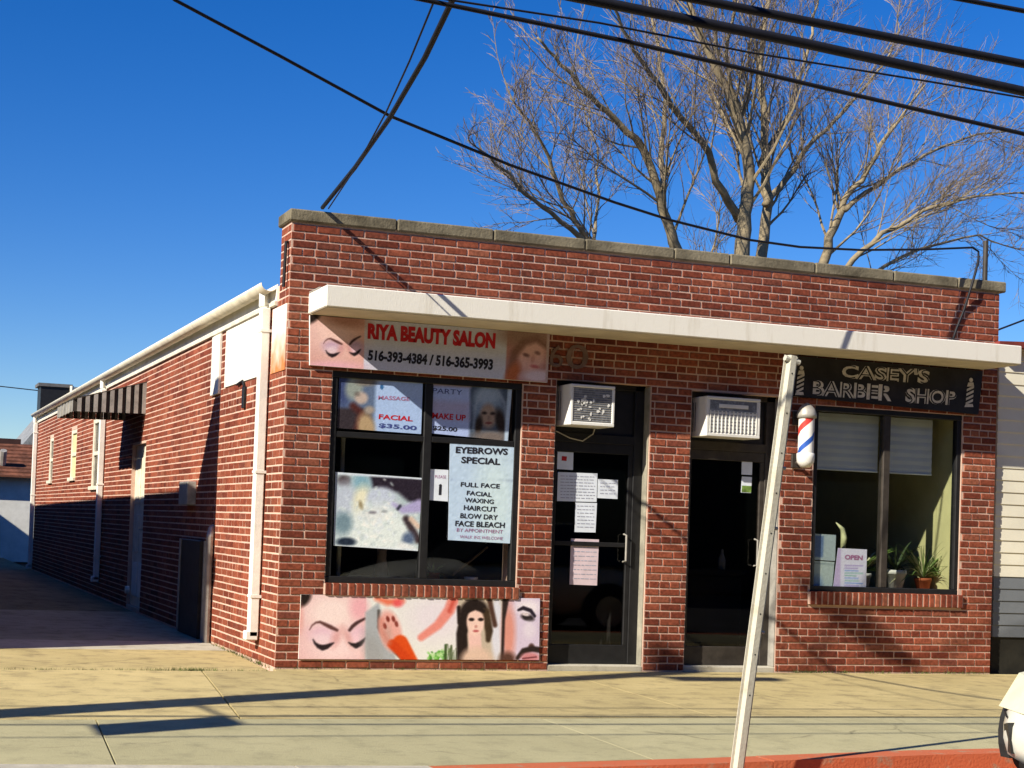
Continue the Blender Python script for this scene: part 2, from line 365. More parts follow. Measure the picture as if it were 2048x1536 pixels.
def text(parent, body, px, Y, m, bold=.02, name='lettering', depth=0.0):
    """px: the four corners (tl, tr, br, bl) of the words"""
    V, F = text_mesh(body, bold); lo, hi = V.min(0), V.max(0)
    u = (V[:, 0]-lo[0])/(hi[0]-lo[0]); v = 1-(V[:, 1]-lo[1])/(hi[1]-lo[1])
    P = bil(quadY(px, Y), u, v); mb = MB(); mb.add(P, F)
    if depth:
        mb.add(P+np.array([0, depth, 0]), [])
        n = len(P); ed = {}
        for f in F:
            for i in range(len(f)):
                a, b = f[i], f[(i+1) % len(f)]; ed[(a, b)] = ed.get((a, b), 0)+1
        for (a, b) in list(ed):
            if (b, a) not in ed: mb.f.append((a, b, b+n, a+n)); mb.m.append(0)
    return mb.build(name, m, parent)
def board(parent, name, px, Y, th, m):  # a flat board whose front face lies at Y
    q = quadY(px, Y); mb = MB(); mb.prism([q[3], q[2], q[1], q[0]], (0, th, 0)); return mb.build(name, m, parent)
def rect(x0, y0, x1, y1, dy=0.0, dx=0.0):  # a photo-space box, right side dropped by dy, bottom shifted by dx
    return [(x0, y0), (x1, y0+dy), (x1+dx, y1+dy), (x0+dx, y1)]

# ================================================================== GROUND
struct(MB().add([(-900, -900, -.16), (900, -900, -.16), (900, 900, -.16), (-900, 900, -.16)], [(0, 1, 2, 3)]), 'ground', DIRT)
kerb_line = [(-40, -4.33), (-2.6, -4.37), (-1.5, -4.49), (-.45, -4.58), (1.2, -4.45), (2.79, -4.28), (4.4, -4.20), (40, -4.20)]
def strip(poly, off0, off1, z0, z1, name, m, length=2.1):
    par = bpy.data.objects.new(name, None); S.collection.objects.link(par); par['kind'] = 'structure'
    xs_, ys_ = [p[0] for p in poly], [p[1] for p in poly]; f = lambda x: float(np.interp(x, xs_, ys_)); x = xs_[0]
    while x < xs_[-1]-.01:
        x1 = min(x+length*R.uniform(.85, 1.15), xs_[-1]); mid = [q for q in xs_ if x < q < x1]; xx = [x+.003]+mid+[x1-.003]; mb = MB(); dz = R.uniform(-.003, .003)
        for a, b in zip(xx[:-1], xx[1:]):
            y0, y1 = f(a), f(b); mb.hexa([(a, y0-off1, z0), (b, y1-off1, z0), (b, y1-off0, z0), (a, y0-off0, z0), (a, y0-off1+.012, z1+dz), (b, y1-off1+.012, z1+dz), (b, y1-off0, z1+dz), (a, y0-off0, z1+dz)])
        mb.build('kerb_stone', m, par); x = x1
    return par
struct(MB().box(-400, 400, -13.5, -4.0, -.158, -.10), 'road', ASPH)
strip(kerb_line[:4], 0, .16, -.13, .0, 'kerb', CONCKERB)
strip(kerb_line[3:], 0, .18, -.13, .0, 'painted_kerb', REDPAINT)
strip(kerb_line[3:], .182, .62, -.13, -.094, 'painted_gutter', REDPAINT, 3.2)
side = bpy.data.objects.new('sidewalk', None); S.collection.objects.link(side); side['kind'] = 'structure'
def slab(poly, z, m, name='paving_slab'):
    n = len(poly); b = .0012; c = np.mean(np.array(poly), 0)
    inn = [np.array(p)+(c-np.array(p))/np.linalg.norm(c-np.array(p))*b*1.4 for p in poly]
    mb = MB(); mb.add([(*p, z-.12) for p in poly]+[(*p, z-.0015) for p in poly]+[(*p, z) for p in inn],
           [tuple(range(2*n, 3*n))]+[(i, (i+1) % n, n+(i+1) % n, n+i) for i in range(n)]+[(n+i, n+(i+1) % n, 2*n+(i+1) % n, 2*n+i) for i in range(n)])
    return mb.build(name, m, side)
# rows of slabs: (joint positions at the row's far edge, at its near edge)
def row(yf, yn, far, near, m, zfun):
    for i in range(len(far)-1):
        slab([(near[i]+.006, yn), (near[i+1]-.006, yn), (far[i+1]-.006, yf), (far[i]+.006, yf)], zfun(i), m)
jz = lambda i: R.uniform(-.003, .002)
row(-.18, -2.872, [-24, -16, -8.6, -4.7, -.66, 2.55, 5.9, 9.3, 14, 24], [-24, -16, -8.9, -5.0, -1.02, 2.35, 5.75, 9.2, 14, 24], YELSLAB, jz)
kx = lambda x: float(np.interp(x, [p[0] for p in kerb_line], [p[1] for p in kerb_line]))
fj = [-24, -14, -8, -4.9, -1.92, 1.02, 4.0, 7.0, 10, 15, 24]; nj = [-24, -14, -8, -5.0, -2.05, .92, 3.9, 6.9, 10, 15, 24]
for i in range(len(fj)-1):
    xs = [nj[i]+.005]+[p[0] for p in kerb_line if nj[i] < p[0] < nj[i+1]]+[nj[i+1]-.005]
    slab([(x, kx(x)+.004) for x in xs]+[(fj[i+1]-.005, -2.892), (fj[i]+.005, -2.892)], jz(i), GREYSLAB)
row(-.012, -.168, [-.02, 2.5, 3.44, 3.86, 5.9, 7.30, 9.4, 24], [-.04, 2.48, 3.44, 3.86, 5.9, 7.30, 9.4, 24], YELSLAB, lambda i: .001)
row(1.55, -.168, [-24, -12, -7.8, -3.6, -.012], [-24, -12, -7.9, -3.8, -.08], YELSLAB, lambda i: .0)
row(2.45, 1.562, [-24, -9, -4.4, -.012], [-24, -9, -4.5, -.012], APRON, lambda i: -.001)
row(6.6, 2.462, [-24, -8, -3.4, -.012], [-24, -8, -3.5, -.012], DRIVE, lambda i: -.002)
struct(MB().box(-24, -.012, 6.61, 48, -.12, -.006), 'driveway', LOT)
# grass in the joints and along the foot of the walls
gm = MB()
def tuft(x, y, n, h, spread):
    for _ in range(n):
        a = R.uniform(0, 6.28); px, py = x+R.gauss(0, spread), y+R.gauss(0, spread*.4); hh = h*R.uniform(.4, 1.2); lx, ly = R.gauss(0, hh*.5), R.gauss(0, hh*.5); ww = .003
        gm.add([(px-ww*math.cos(a), py-ww*math.sin(a), -.01), (px+ww*math.cos(a), py+ww*math.sin(a), -.01), (px+lx, py+ly, hh)], [(0, 1, 2)])
for i in range(130): tuft(R.uniform(-2.6, -.1), -.174, 3, .02, .03)
for i in range(40): tuft(R.gauss(-.75, .18), -.174, 8, .03, .03)
for i in range(60): tuft(R.uniform(5.0, 7.25), -.02, 7, .035, .03)
for i in range(40): tuft(R.uniform(0, 2.45), -.02, 5, .03, .02)
for i in range(50): tuft(-.02, R.uniform(.1, 2.2), 6, .04, .02)
for i in range(30): tuft(R.uniform(-24, 24), -2.879, 3, .012, .06)
tag(gm.build('weeds', GRASS), kind='stuff')

# ================================================================== THE SHOP
W, L, H, ZG = 7.263, 19.06, 3.72, 3.13
shop = thing('brick_shop', (W/2, L/2, 0), 'low red brick shop building with white canopy over two storefronts', 'building')
OPEN = [(.41, 2.17, .725, 2.521), (2.497, 3.44, 0, 2.583), (3.862, 4.822, 0, 2.568), (5.182, 6.865, .762, 2.512)]
WT = .30
mb = MB()
cuts = sorted({0, W}|{o[0] for o in OPEN}|{o[1] for o in OPEN})
for a, b in zip(cuts[:-1], cuts[1:]):
    o = [q for q in OPEN if q[0] <= a+1e-6 and q[1] >= b-1e-6]
    if not o: mb.box(a, b, 0, WT, -.1, H)
    else:
        if o[0][2] > 0: mb.box(a, b, 0, WT, -.1, o[0][2])
        mb.box(a, b, 0, WT, o[0][3], H)
front = mb.build('front_wall', MORTAR, shop)
CH, SL, HL, BR = .0677, .2117, .1055, .007     # course height, stretcher and header module, how far bricks stand out
HEAD = {5, 11, 17, 23, 28, 34, 40, 45, 51}
def brick_geo(w, h, d, rr):   # brick centred in x,z; face at y=-d; slightly uneven
    b = min(.004, d*.6); j = lambda: rr.uniform(-.0014, .0014)
    x, z = w/2, h/2
    o = [(-x+j(), 0, -z+j()), (x+j(), 0, -z+j()), (x+j(), 0, z+j()), (-x+j(), 0, z+j())]
    m = [(p[0], -d+b, p[2]) for p in o]; f = [(p[0]*(1-2*b/w), -d+j()*.7, p[2]*(1-2*b/h)) for p in o]
    fs = [(8, 9, 10, 11)]
    for a in (0, 4):
        for i in range(4): fs.append((a+i, a+(i+1) % 4, a+4+(i+1) % 4, a+4+i))
    return o+m+f, fs
full = []      # (x,z,w,h)
bricks = []
SILLS = [(.40, 2.19, .625, .728), (5.16, 6.90, .640, .765)]
for c in range(55):
    z0 = .008+c*CH
    zc = z0+(CH-.0142)/2+.0142/2
    block = [(o[0], o[1]) for o in OPEN+SILLS if o[2] < zc+.024 and o[3] > zc-.024]
    iv = [(0.0, W)]
    for a, b in block:
        iv = [q for s, e in iv for q in ((s, min(e, a)), (max(s, b), e)) if q[1]-q[0] > .02]
    mod = HL if c in HEAD else SL
    off = (SL/2 if c % 2 else 0)-(R.choice([0, .012, -.01]))
    if c in HEAD: off = -HL/2+.05
    for s, e in iv:
        k = math.floor((s-off)/mod); x = off+k*mod
        while x < e-.01:
            a, b = max(x, s), min(x+mod, e)
            if b-a > .035:
                g = .0142
                bricks.append((a+(g/2 if a > .001 else 0), b-(g/2 if b < W-.001 else 0), zc, b-a > mod-.002, mod))
            x += mod
vis_block = [(.19, 2.42, 2.53, 3.0), (5.0, 7.08, 2.53, 3.0), (.2, 2.42, .08, .64), (.1, 7.2, 2.95, 3.2), (2.4, 3.5, 2.5, 2.6)]
protos = {}
for mod in (SL, HL):
    for k in range(5):
        V, F = brick_geo(mod-.0142, CH-.0142, BR, R); me = bpy.data.meshes.new('brick'); me.from_pydata(V, [], F); me.materials.append(BRICK); protos[(mod, k)] = me
cand = []
for i, (a, b, z, fl, mod) in enumerate(bricks):
    x = (a+b)/2
    if fl and not any(q[0] < x < q[1] and q[2] < z < q[3] for q in vis_block):
        P = onY  # size as seen: width over distance, foreshortened
        d = np.array([x, 0, z])-CAM; cand.append(((b-a)*abs(d[1])/(d@CF)**2, i))
cand.sort(reverse=True); single = {i for _, i in cand[:300]}
rest = MB(); o0 = base(shop)
for i, (a, b, z, fl, mod) in enumerate(bricks):
    x = (a+b)/2
    if i in single:
        o = bpy.data.objects.new('brick', protos[(mod, R.randrange(5))]); S.collection.objects.link(o); o.parent = front
        o.location = (x-o0[0], 0-o0[1]+R.uniform(-.0015, .0015), z-o0[2])
    else:
        V, F = brick_geo(b-a, CH-.0142, BR+R.uniform(-.0015, .0015), R); rest.add([(p[0]+x, p[1], p[2]+z) for p in V], F)
tag(rest.build('brick', BRICK, front), kind='stuff')
# brick-on-edge sills
for (x0, x1, z0, z1) in SILLS:
    n = round((x1-x0)/.0677); st = (x1-x0)/n
    mbm = MB().box(x0, x1, -.032, 0.0-.001, z0+.004, z1-.006); mbm.build('sill_bed', MORTAR, front)
    for k in range(n):
        m2 = MB(); d = R.uniform(.036, .041)
        m2.bbox(x0+k*st+.0085, x0+(k+1)*st-.0085, -d, -.002, z0+R.uniform(-.001, .002), z1+R.uniform(-.001, .001), .004); m2.build('sill_brick', BRICK, front)

# side wall (facing the driveway)
SO = [(6.33, 7.32, .05, 2.15), (10.02, 10.98, 1.62, 2.70), (12.87, 13.57, 1.80, 2.66), (16.15, 16.74, 1.80, 2.66)]
mb = MB(); cuts = sorted({WT, L}|{o[0] for o in SO}|{o[1] for o in SO})
for a, b in zip(cuts[:-1], cuts[1:]):
    o = [q for q in SO if q[0] <= a+1e-6 and q[1] >= b-1e-6]
    if not o: mb.box(0, .28, a, b, -.1, ZG+.12)
    else:
        mb.box(0, .28, a, b, -.1, o[0][2]); mb.box(0, .28, a, b, o[0][3], ZG+.12)
sidew = mb.build('side_wall', MORTAR, shop)
sb = MB()
for c in range(55):
    zc = .008+c*CH+CH/2; ymax = L if zc < ZG-.01 else WT
    block = [(o[0], o[1]) for o in SO if o[2] < zc+.024 and o[3] > zc-.024]; iv = [(0.0, ymax)]
    for a, b in block: iv = [q for s, e in iv for q in ((s, min(e, a)), (max(s, b), e)) if q[1]-q[0] > .02]
    mod = HL if c in HEAD else SL; off = 0 if c % 2 else -SL/2
    for s, e in iv:
        x = off+math.floor((s-off)/mod)*mod
        while x < e-.01:
            a, b = max(x, s), min(x+mod, e)
            if b-a > .035:
                V, F = brick_geo(b-a-.0155, CH-.0142, .0035+R.uniform(-.001, .0008), R)
                sb.add([(p[1], (a+b)/2-p[0], p[2]+zc) for p in V], F)
            x += mod
tag(sb.build('brick', BRICK, sidew), kind='stuff')
MB().box(W-.28, W, WT, L, -.1, ZG+.12).build('far_side_wall', MORTAR, shop)
MB().box(.28, W-.28, L-.28, L, -.1, ZG+.1).build('rear_wall', MORTAR, shop)
MB().box(.282, W-.282, WT+.002, L-.282, ZG-.02, ZG+.1).build('roof', ROOF, shop)
# coping
jx = [-.03, .93, 1.83, 2.72, 3.62, 4.20, 5.12, 6.0, 6.75, 7.325]
for a, b in zip(jx[:-1], jx[1:]):
    m2 = MB(); dz = R.uniform(-.004, .004); m2.bbox(a+.003, b-.003, -.030+R.uniform(-.003, .003), WT+.04, 3.748, 3.852+dz*.5, .012); m2.build('coping_stone', COPE, shop)
MB().box(0, W, .003, WT-.003, H+.001, 3.80).build('coping_bed', MORTAR, shop)
# canopy slab
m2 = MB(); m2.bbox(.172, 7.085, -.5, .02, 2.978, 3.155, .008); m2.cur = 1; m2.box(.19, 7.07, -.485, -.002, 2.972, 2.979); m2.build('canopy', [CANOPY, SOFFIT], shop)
MB().box(.172, 7.085, -.30, .0, 3.156, 3.166).build('canopy_flashing', GREYMET, shop)

# shop windows
def shop_window(x0, x1, z0, z1, xm, label, zt=None, fr=.055, y=.045):
    m2 = MB(); m2.bbox(x0, x1, y, y+.07, z0, z0+fr, .005); m2.bbox(x0, x1, y, y+.07, z1-fr, z1, .005)
    for a in (x0, x1-fr): m2.bbox(a, a+fr, y+.002, y+.068, z0+fr, z1-fr, .005)
    wn = m2.build('shop_window', BLACK, shop); wn['label'] = label
    MB().bbox(xm-.038, xm+.038, y+.004, y+.075, z0+fr, z1-fr, .006).build('mullion', BLACK if x0 < 3 else DARKMET, wn)
    for a, b in ((x0+fr, xm-.038), (xm+.038, x1-fr)):
        MB().box(a, b, y+.03, y+.036, z0+fr, z1-fr).build('pane', GLASS, wn)
    if zt:
        for a, b in ((x0+fr, xm-.038), (xm+.038, x1-fr)): MB().bbox(a, b, y+.006, y+.066, zt-.025, zt+.025, .004).build('transom_bar', BLACK, wn)
    return wn
XM1 = onY(850, 950, .05)[0]; XM2 = onY(1766, 1000, .05)[0]
shop_window(.41, 2.17, .728, 2.521, XM1, 'salon window plastered with posters', 1.985, .055, .012)
shop_window(5.182, 6.865, .765, 2.512, XM2, 'barber window with blinds and plants', None, .05, .006)
MB().box(6.845, 6.8635, .08, .301, .766, 2.50).build('window_reveal', INT_YEL, shop)

# doors
def shop_door(x0, x1, z1, mat_fr, zmid, label, hx):
    y = .095; m2 = MB(); z0 = .055
    for a, b in ((x0, x0+.045), (x1-.10, x1)): m2.bbox(a, b, y, y+.06, z0, z1, .004)
    m2.bbox(x0, x1, y+.002, y+.062, 2.04, 2.12, .004); m2.bbox(x0, x1, y, y+.06, z1-.05, z1, .004)
    m2.bbox(x0+.045, x1-.10, y+.01, y+.05, z0, z0+.17, .004); m2.bbox(x0+.045, x1-.10, y+.01, y+.05, 1.95, 2.04, .004)
    m2.bbox(x0+.045, x0+.085, y+.01, y+.05, z0+.17, 1.95, .004); m2.bbox(x1-.145, x1-.10, y+.01, y+.05, z0+.17, 1.95, .004)
    d = m2.build('glass_door', mat_fr, shop); d['label'] = label
    MB().box(x0+.045, x1-.10, y+.03, y+.05, 2.12, z1-.05).build('transom_panel', BLACK, d)
    MB().box(x0+.085, x1-.145, y+.028, y+.034, z0+.17, 1.95).build('pane', GLASSD, d)
    if zmid: MB().bbox(x0+.085, x1-.145, y+.008, y+.052, zmid-.02, zmid+.02, .003).build('push_bar', BLACK, d)
    MB().tube([(hx, y+.01, .98), (hx, y-.04, .99), (hx, y-.04, 1.22), (hx, y+.01, 1.23)], .009, 8).build('handle', GREYMET, d)
    MB().bbox(x0, x1, .0, .20, -.02, .052, .008).build('threshold', APRON, shop)
    return d
shop_door(2.497, 3.44, 2.583, BLACK, 1.13, 'black glass salon door with notices taped on', 3.27)
shop_door(3.862, 4.822, 2.568, DARKMET, None, 'dark glass barber shop door', 4.64)
m2 = MB(); m2.box(3.441-.010, 3.4395, .012, .094, .055, 2.57); m2.build('door_jamb', mat('dull jamb paint', (.30, .28, .22), .8, .15, 5), shop)
m2 = MB(); m2.box(4.822-.012, 4.8215, .004, .094, .055, 2.55); m2.build('door_jamb', GREYMET, shop)

# interiors
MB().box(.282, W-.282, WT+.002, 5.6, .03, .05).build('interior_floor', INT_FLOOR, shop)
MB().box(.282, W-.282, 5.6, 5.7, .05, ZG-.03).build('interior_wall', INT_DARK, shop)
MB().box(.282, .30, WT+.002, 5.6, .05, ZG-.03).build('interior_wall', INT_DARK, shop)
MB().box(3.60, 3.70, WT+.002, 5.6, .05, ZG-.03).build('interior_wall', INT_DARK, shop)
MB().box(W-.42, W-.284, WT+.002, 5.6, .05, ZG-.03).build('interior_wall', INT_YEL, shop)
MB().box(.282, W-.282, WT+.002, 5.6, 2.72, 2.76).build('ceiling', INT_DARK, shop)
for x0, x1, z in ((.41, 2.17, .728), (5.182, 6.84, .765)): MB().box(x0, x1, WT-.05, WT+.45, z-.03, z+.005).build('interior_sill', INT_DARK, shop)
# inside the barber shop: roller blinds
for (px0, px1, yb, yb2) in ((1634, 1758, 935, 943), (1780, 1866, 943, 950)):
    a = onY(px0, 830, .14); b = onY(px1, 830, .14); zb = onY(px0, yb, .14)[2]
    m2 = MB(); n = 14
    for k in range(n):
        z1 = 2.46-(2.46-zb)*k/n; z0 = 2.46-(2.46-zb)*(k+1)/n
        m2.add([(a[0], .14+.004*(k % 2), z0), (b[0], .14+.004*(k % 2), z0), (b[0], .14+.004*((k+1) % 2), z1), (a[0], .14+.004*((k+1) % 2), z1)], [(0, 1, 2, 3)])
    m2.bbox(a[0], b[0], .132, .15, zb-.02, zb, .004); m2.build('roller_blind', BLIND, shop)

# side openings
for i, (y0, y1, z0, z1) in enumerate(SO[1:]):
    fr = .07; x = .004
    m2 = MB()
    for a, b in ((y0, y0+fr), (y1-fr, y1)): m2.bbox(x, x+.08, a, b, z0, z1, .005)
    m2.bbox(x, x+.08, y0+fr, y1-fr, z1-fr, z1, .005); m2.bbox(x-.05, x+.08, y0-.02, y1+.02, z0-.03, z0+.03, .005); m2.bbox(x+.002, x+.075, y0+fr, y1-fr, (z0+z1)/2-.03, (z0+z1)/2+.03, .005)
    wn = m2.build('side_window', CREAM, shop); wn['label'] = ('white sash window nearest the side door', 'middle sash window boarded in cream', 'narrow sash window near the rear corner')[i]
    MB().box(x+.03, x+.035, y0+fr, y1-fr, z0, (z0+z1)/2-.03).build('pane', INT_YEL if i == 1 else GLASSD, wn)
    MB().box(x+.03, x+.035, y0+fr, y1-fr, (z0+z1)/2+.03, z1-fr).build('pane', INT_YEL if i == 1 else GLASSD, wn)
m2 = MB(); m2.bbox(.05, .10, 6.33, 7.32, .05, 2.15, .006)
sdoor = m2.build('side_door', CREAM, shop)
for z0, z1 in ((.18, .62), (.75, 1.25), (1.38, 1.98)):
    for y0, y1 in ((6.45, 6.78), (6.87, 7.2)): MB().bbox(.036, .052, y0, y1, z0, z1, .012).build('door_panel', WHITE if z0 < .2 else CREAM, sdoor)
MB().tube([(.05, 6.42, 1.05), (-.01, 6.42, 1.05), (-.01, 6.5, 1.05)], .012, 8).build('handle', GREYMET, sdoor)
# awning over the side door: corrugated end, sloped top, open underneath
ya, yb, pr = 6.45, 8.0, .92
zwt, zwb, zot, zob = 2.93, 2.52, 2.66, 2.50
aw = MB().hexa([(0, ya, zwt-.012), (-pr, ya, zot-.012), (-pr, yb, zot-.012), (0, yb, zwt-.012), (0, ya, zwt), (-pr, ya, zot), (-pr, yb, zot), (0, yb, zwt)]).build('side_awning', DARKMET, shop)
n = 9
for k in range(2*n):
    x0, x1 = -pr*k/(2*n), -pr*(k+1)/(2*n); ztop = lambda x: zwt+(zot-zwt)*(-x/pr)-.014; zbo = lambda x: zwb+(zob-zwb)*(-x/pr)
    dy = 0 if k % 2 == 0 else .028
    for yy in (ya+dy, yb-.012-dy):
        MB().hexa([(x1, yy, zbo(x1)), (x0, yy, zbo(x0)), (x0, yy+.012, zbo(x0)), (x1, yy+.012, zbo(x1)), (x1, yy, ztop(x1)), (x0, yy, ztop(x0)), (x0, yy+.012, ztop(x0)), (x1, yy+.012, ztop(x1))]).build('awning_slat', GREYMET if k % 2 == 0 else DARKMET, aw)
m2 = MB()
for k in range(10):
    y0 = ya+.03+(yb-ya-.06)*k/10; y1 = ya+.03+(yb-ya-.06)*(k+1)/10; m2.box(-pr-(.012 if k % 2 else 0), -pr+.01, y0, y1, zob, zot-.02)
m2.build('awning_front', GREYMET, aw)
# gutter, fascia, downspouts
def halfpipe(y0, y1, xc, zc, r, m, nm):
    mb = MB(); n = 10; vs = []
    for y in (y0, y1):
        for k in range(n+1):
            th = math.pi+math.pi*k/n; vs.append((xc+r*math.cos(th), y, zc+r*.9*math.sin(th)))
        for k in range(n+1):
            th = math.pi+math.pi*(n-k)/n; vs.append((xc+(r-.006)*math.cos(th), y, zc+(r-.006)*.9*math.sin(th)))
    k = 2*(n+1); mb.add(vs, [(i, (i+1) % k, k+(i+1) % k, k+i) for i in range(k)]+[tuple(range(k))[::-1], tuple(range(k, 2*k))])
    return mb.build(nm, m, shop, True)
halfpipe(.36, L+.12, -.075, 3.27, .078, CREAM, 'gutter')
MB().box(-.012, .0, .34, L+.02, 3.08, 3.25).build('fascia_board', WHITE, shop)
MB().box(-.03, -.011, .34, L+.02, 3.085, 3.12).build('drip_strip', CREAM, shop)
def downspout(y, ztop, zbot, label):
    m2 = MB(); m2.tube([(-.075, y, 3.22), (-.075, y, 3.10), (-.05, y, ztop)], .04, 4); m2.bbox(-.098, -.016, y-.05, y+.05, zbot, ztop, .008); m2.bbox(-.13, -.02, y-.05, y+.05, zbot-.03, zbot+.05, .008)
    for z in (zbot+.35, (zbot+ztop)/2, ztop-.2): m2.box(-.102, 0, y-.057, y+.057, z-.012, z+.012)
    d = m2.build('downspout', WHITE, shop); d['label'] = label
downspout(.55, 3.08, .22, 'white downspout beside the front corner')
downspout(9.7, 3.08, .25, 'slim white downspout between the side door and window')
downspout(L-.05, 3.08, .05, 'white downspout at the rear corner')
# front corner paint, side panel, pilaster
def stain_mat():
    m = mat('peeling white paint', (.80, .76, .66), .8, .05, 6); n = m.node_tree; b = n.nodes['Principled BSDF']
    g = n.nodes.new('ShaderNodeNewGeometry'); sx = n.nodes.new('ShaderNodeSeparateXYZ'); n.links.new(g.outputs['Position'], sx.inputs[0])
    nz = n.nodes.new('ShaderNodeTexNoise'); nz.inputs['Scale'].default_value = 7; n.links.new(g.outputs['Position'], nz.inputs['Vector'])
    ad = n.nodes.new('ShaderNodeMath'); ad.operation = 'MULTIPLY_ADD'; ad.inputs[1].default_value = .5; n.links.new(nz.outputs['Fac'], ad.inputs[0]); n.links.new(sx.outputs['Z'], ad.inputs[2])
    mr = n.nodes.new('ShaderNodeMapRange'); mr.inputs[1].default_value = 2.75; mr.inputs[2].default_value = 3.15; n.links.new(ad.outputs[0], mr.inputs[0])
    mx = n.nodes.new('ShaderNodeMix'); mx.data_type = 'RGBA'; mx.inputs[6].default_value = (.55, .19, .06, 1); mx.inputs[7].default_value = (.80, .76, .66, 1)
    n.links.new(mr.outputs[0], mx.inputs[0]); n.links.new(mx.outputs[2], b.inputs['Base Color']); return m
MB().box(-.011, -.003, .02, .46, 2.50, 3.06).build('paint_patch', stain_mat(), shop)
MB().box(-.014, -.002, .70, 2.16, 2.515, 3.07).build('painted_panel', WHITE, shop)
MB().bbox(-.03, .0, 2.36, 2.70, 2.47, 3.07, .004).build('pilaster_board', WHITE, shop)
MB().bbox(-.10, .0, 3.29, 3.72, 1.36, 1.61, .008).build('meter_box', GREYMET, shop)
m2 = MB(); m2.bbox(-.06, .0, 2.75, 3.70, .0, 1.0, .008); cd = m2.build('cellar_hatch', DARKMET, shop)
MB().bbox(-.075, -.06, 3.66, 3.71, .02, 1.0, .004).build('hatch_frame', GREYMET, cd)
MB().tube([(-.05, 2.36, 0), (-.05, 2.36, 1.05), (-.03, 2.40, 1.12), (0, 2.42, 1.14)], .035, 10).build('standpipe', GREYMET, shop)
MB().tube([(-.04, 2.58, 0), (-.04, 2.58, 1.0)], .02, 8).build('conduit', GREYMET, shop)
m2 = MB(); m2.bbox(-.03, .0, 1.30, 1.38, 2.26, 2.46, .004); m2.tube([(-.02, 1.34, 2.46), (-.02, 1.40, 2.52), (-.02, 1.62, 2.50)], .012, 6); m2.build('wall_bracket', BLACK, shop)
m2 = MB(); m2.tube([(0, 7.15, .25), (-.05, 7.15, .25)], .05, 8); m2.build('wall_vent', WHITE, shop)
# mast pipe and roof details
MB().tube([(7.22, .15, 3.80), (7.22, .15, 4.285)], .024, 10).build('roof_pipe', DARKMET, shop)
MB().tube([(.045, .12, 3.60), (-.03, .05, 3.58), (-.035, .06, 3.20)], .014, 8).build('service_conduit', RUBBER, shop)
# house number cut into the wall over the salon door
for ch, px in (('6', [(1100, 690), (1127, 691), (1126, 735), (1099, 734)]), ('0', [(1134, 688), (1178, 690), (1176, 739), (1132, 737)])):
    text(shop, ch, px, -.022, mat('faded number paint', (.215, .135, .11), .8), .0, 'house_number', .012)

# ================================================================== SIGNS AND POSTERS
INKS = dict(skin=(.86, .66, .62), skinl=(.95, .82, .80), skind=(.74, .48, .42), dark=(.12, .07, .07), hair=(.13, .09, .08))
def closed_eyes(p, bx, by, k, lid=(.72, .60, .74)):
    """two closed eyes with brows; (bx,by) the bridge of the nose, k the scale"""
    X = lambda a: bx+a*k; Y = lambda a: by+a*k; q = lambda *c: [(X(a), Y(b)) for a, b in c]
    p.ell(X(-41), Y(4), 27*k, 19*k, lid, 8, 1.1, .75); p.ell(X(-40), Y(14), 20*k, 12*k, (.93, .84, .86), 5, 1.1, .7); p.ell(X(33), Y(4), 20*k, 19*k, lid, -10, 1.1, .7); p.ell(X(31), Y(13), 13*k, 11*k, (.95, .80, .84), 0, 1.1, .7)
    p.ell(X(-13), Y(10), 9*k, 20*k, (.80, .52, .50), 20, 1.4, .5); p.ell(X(10), Y(10), 7*k, 20*k, (.80, .54, .52), -20, 1.4, .5)
    p.line(q((-67, -6), (-62, -15), (-54, -21), (-46, -22), (-36, -17), (-24, -11), (-12, -5)), [.6*k, 1.2*k, 1.8*k, 2.6*k, 3.6*k, 4.2*k, 3*k], (.34, .20, .19), 4*k, .95)
    p.line(q((14, -5), (20, -13), (27, -19), (35, -24), (45, -29)), [3*k, 3.6*k, 3.6*k, 3*k, 2.4*k], (.24, .14, .14), 4*k, .95)
    p.line(q((-60, 15), (-56, 23), (-49, 29), (-41, 32), (-33, 30), (-26, 26), (-19, 22)), [1*k, 2.5*k, 4.5*k, 6*k, 5*k, 3.5*k, 1.2*k], (.10, .06, .08), 4*k, .95)
    p.line(q((12, 21), (18, 25), (27, 28), (35, 24), (41, 18), (46, 12)), [1*k, 3*k, 5.5*k, 5*k, 3.5*k, 1.5*k], (.10, .07, .08), 4*k, .95)
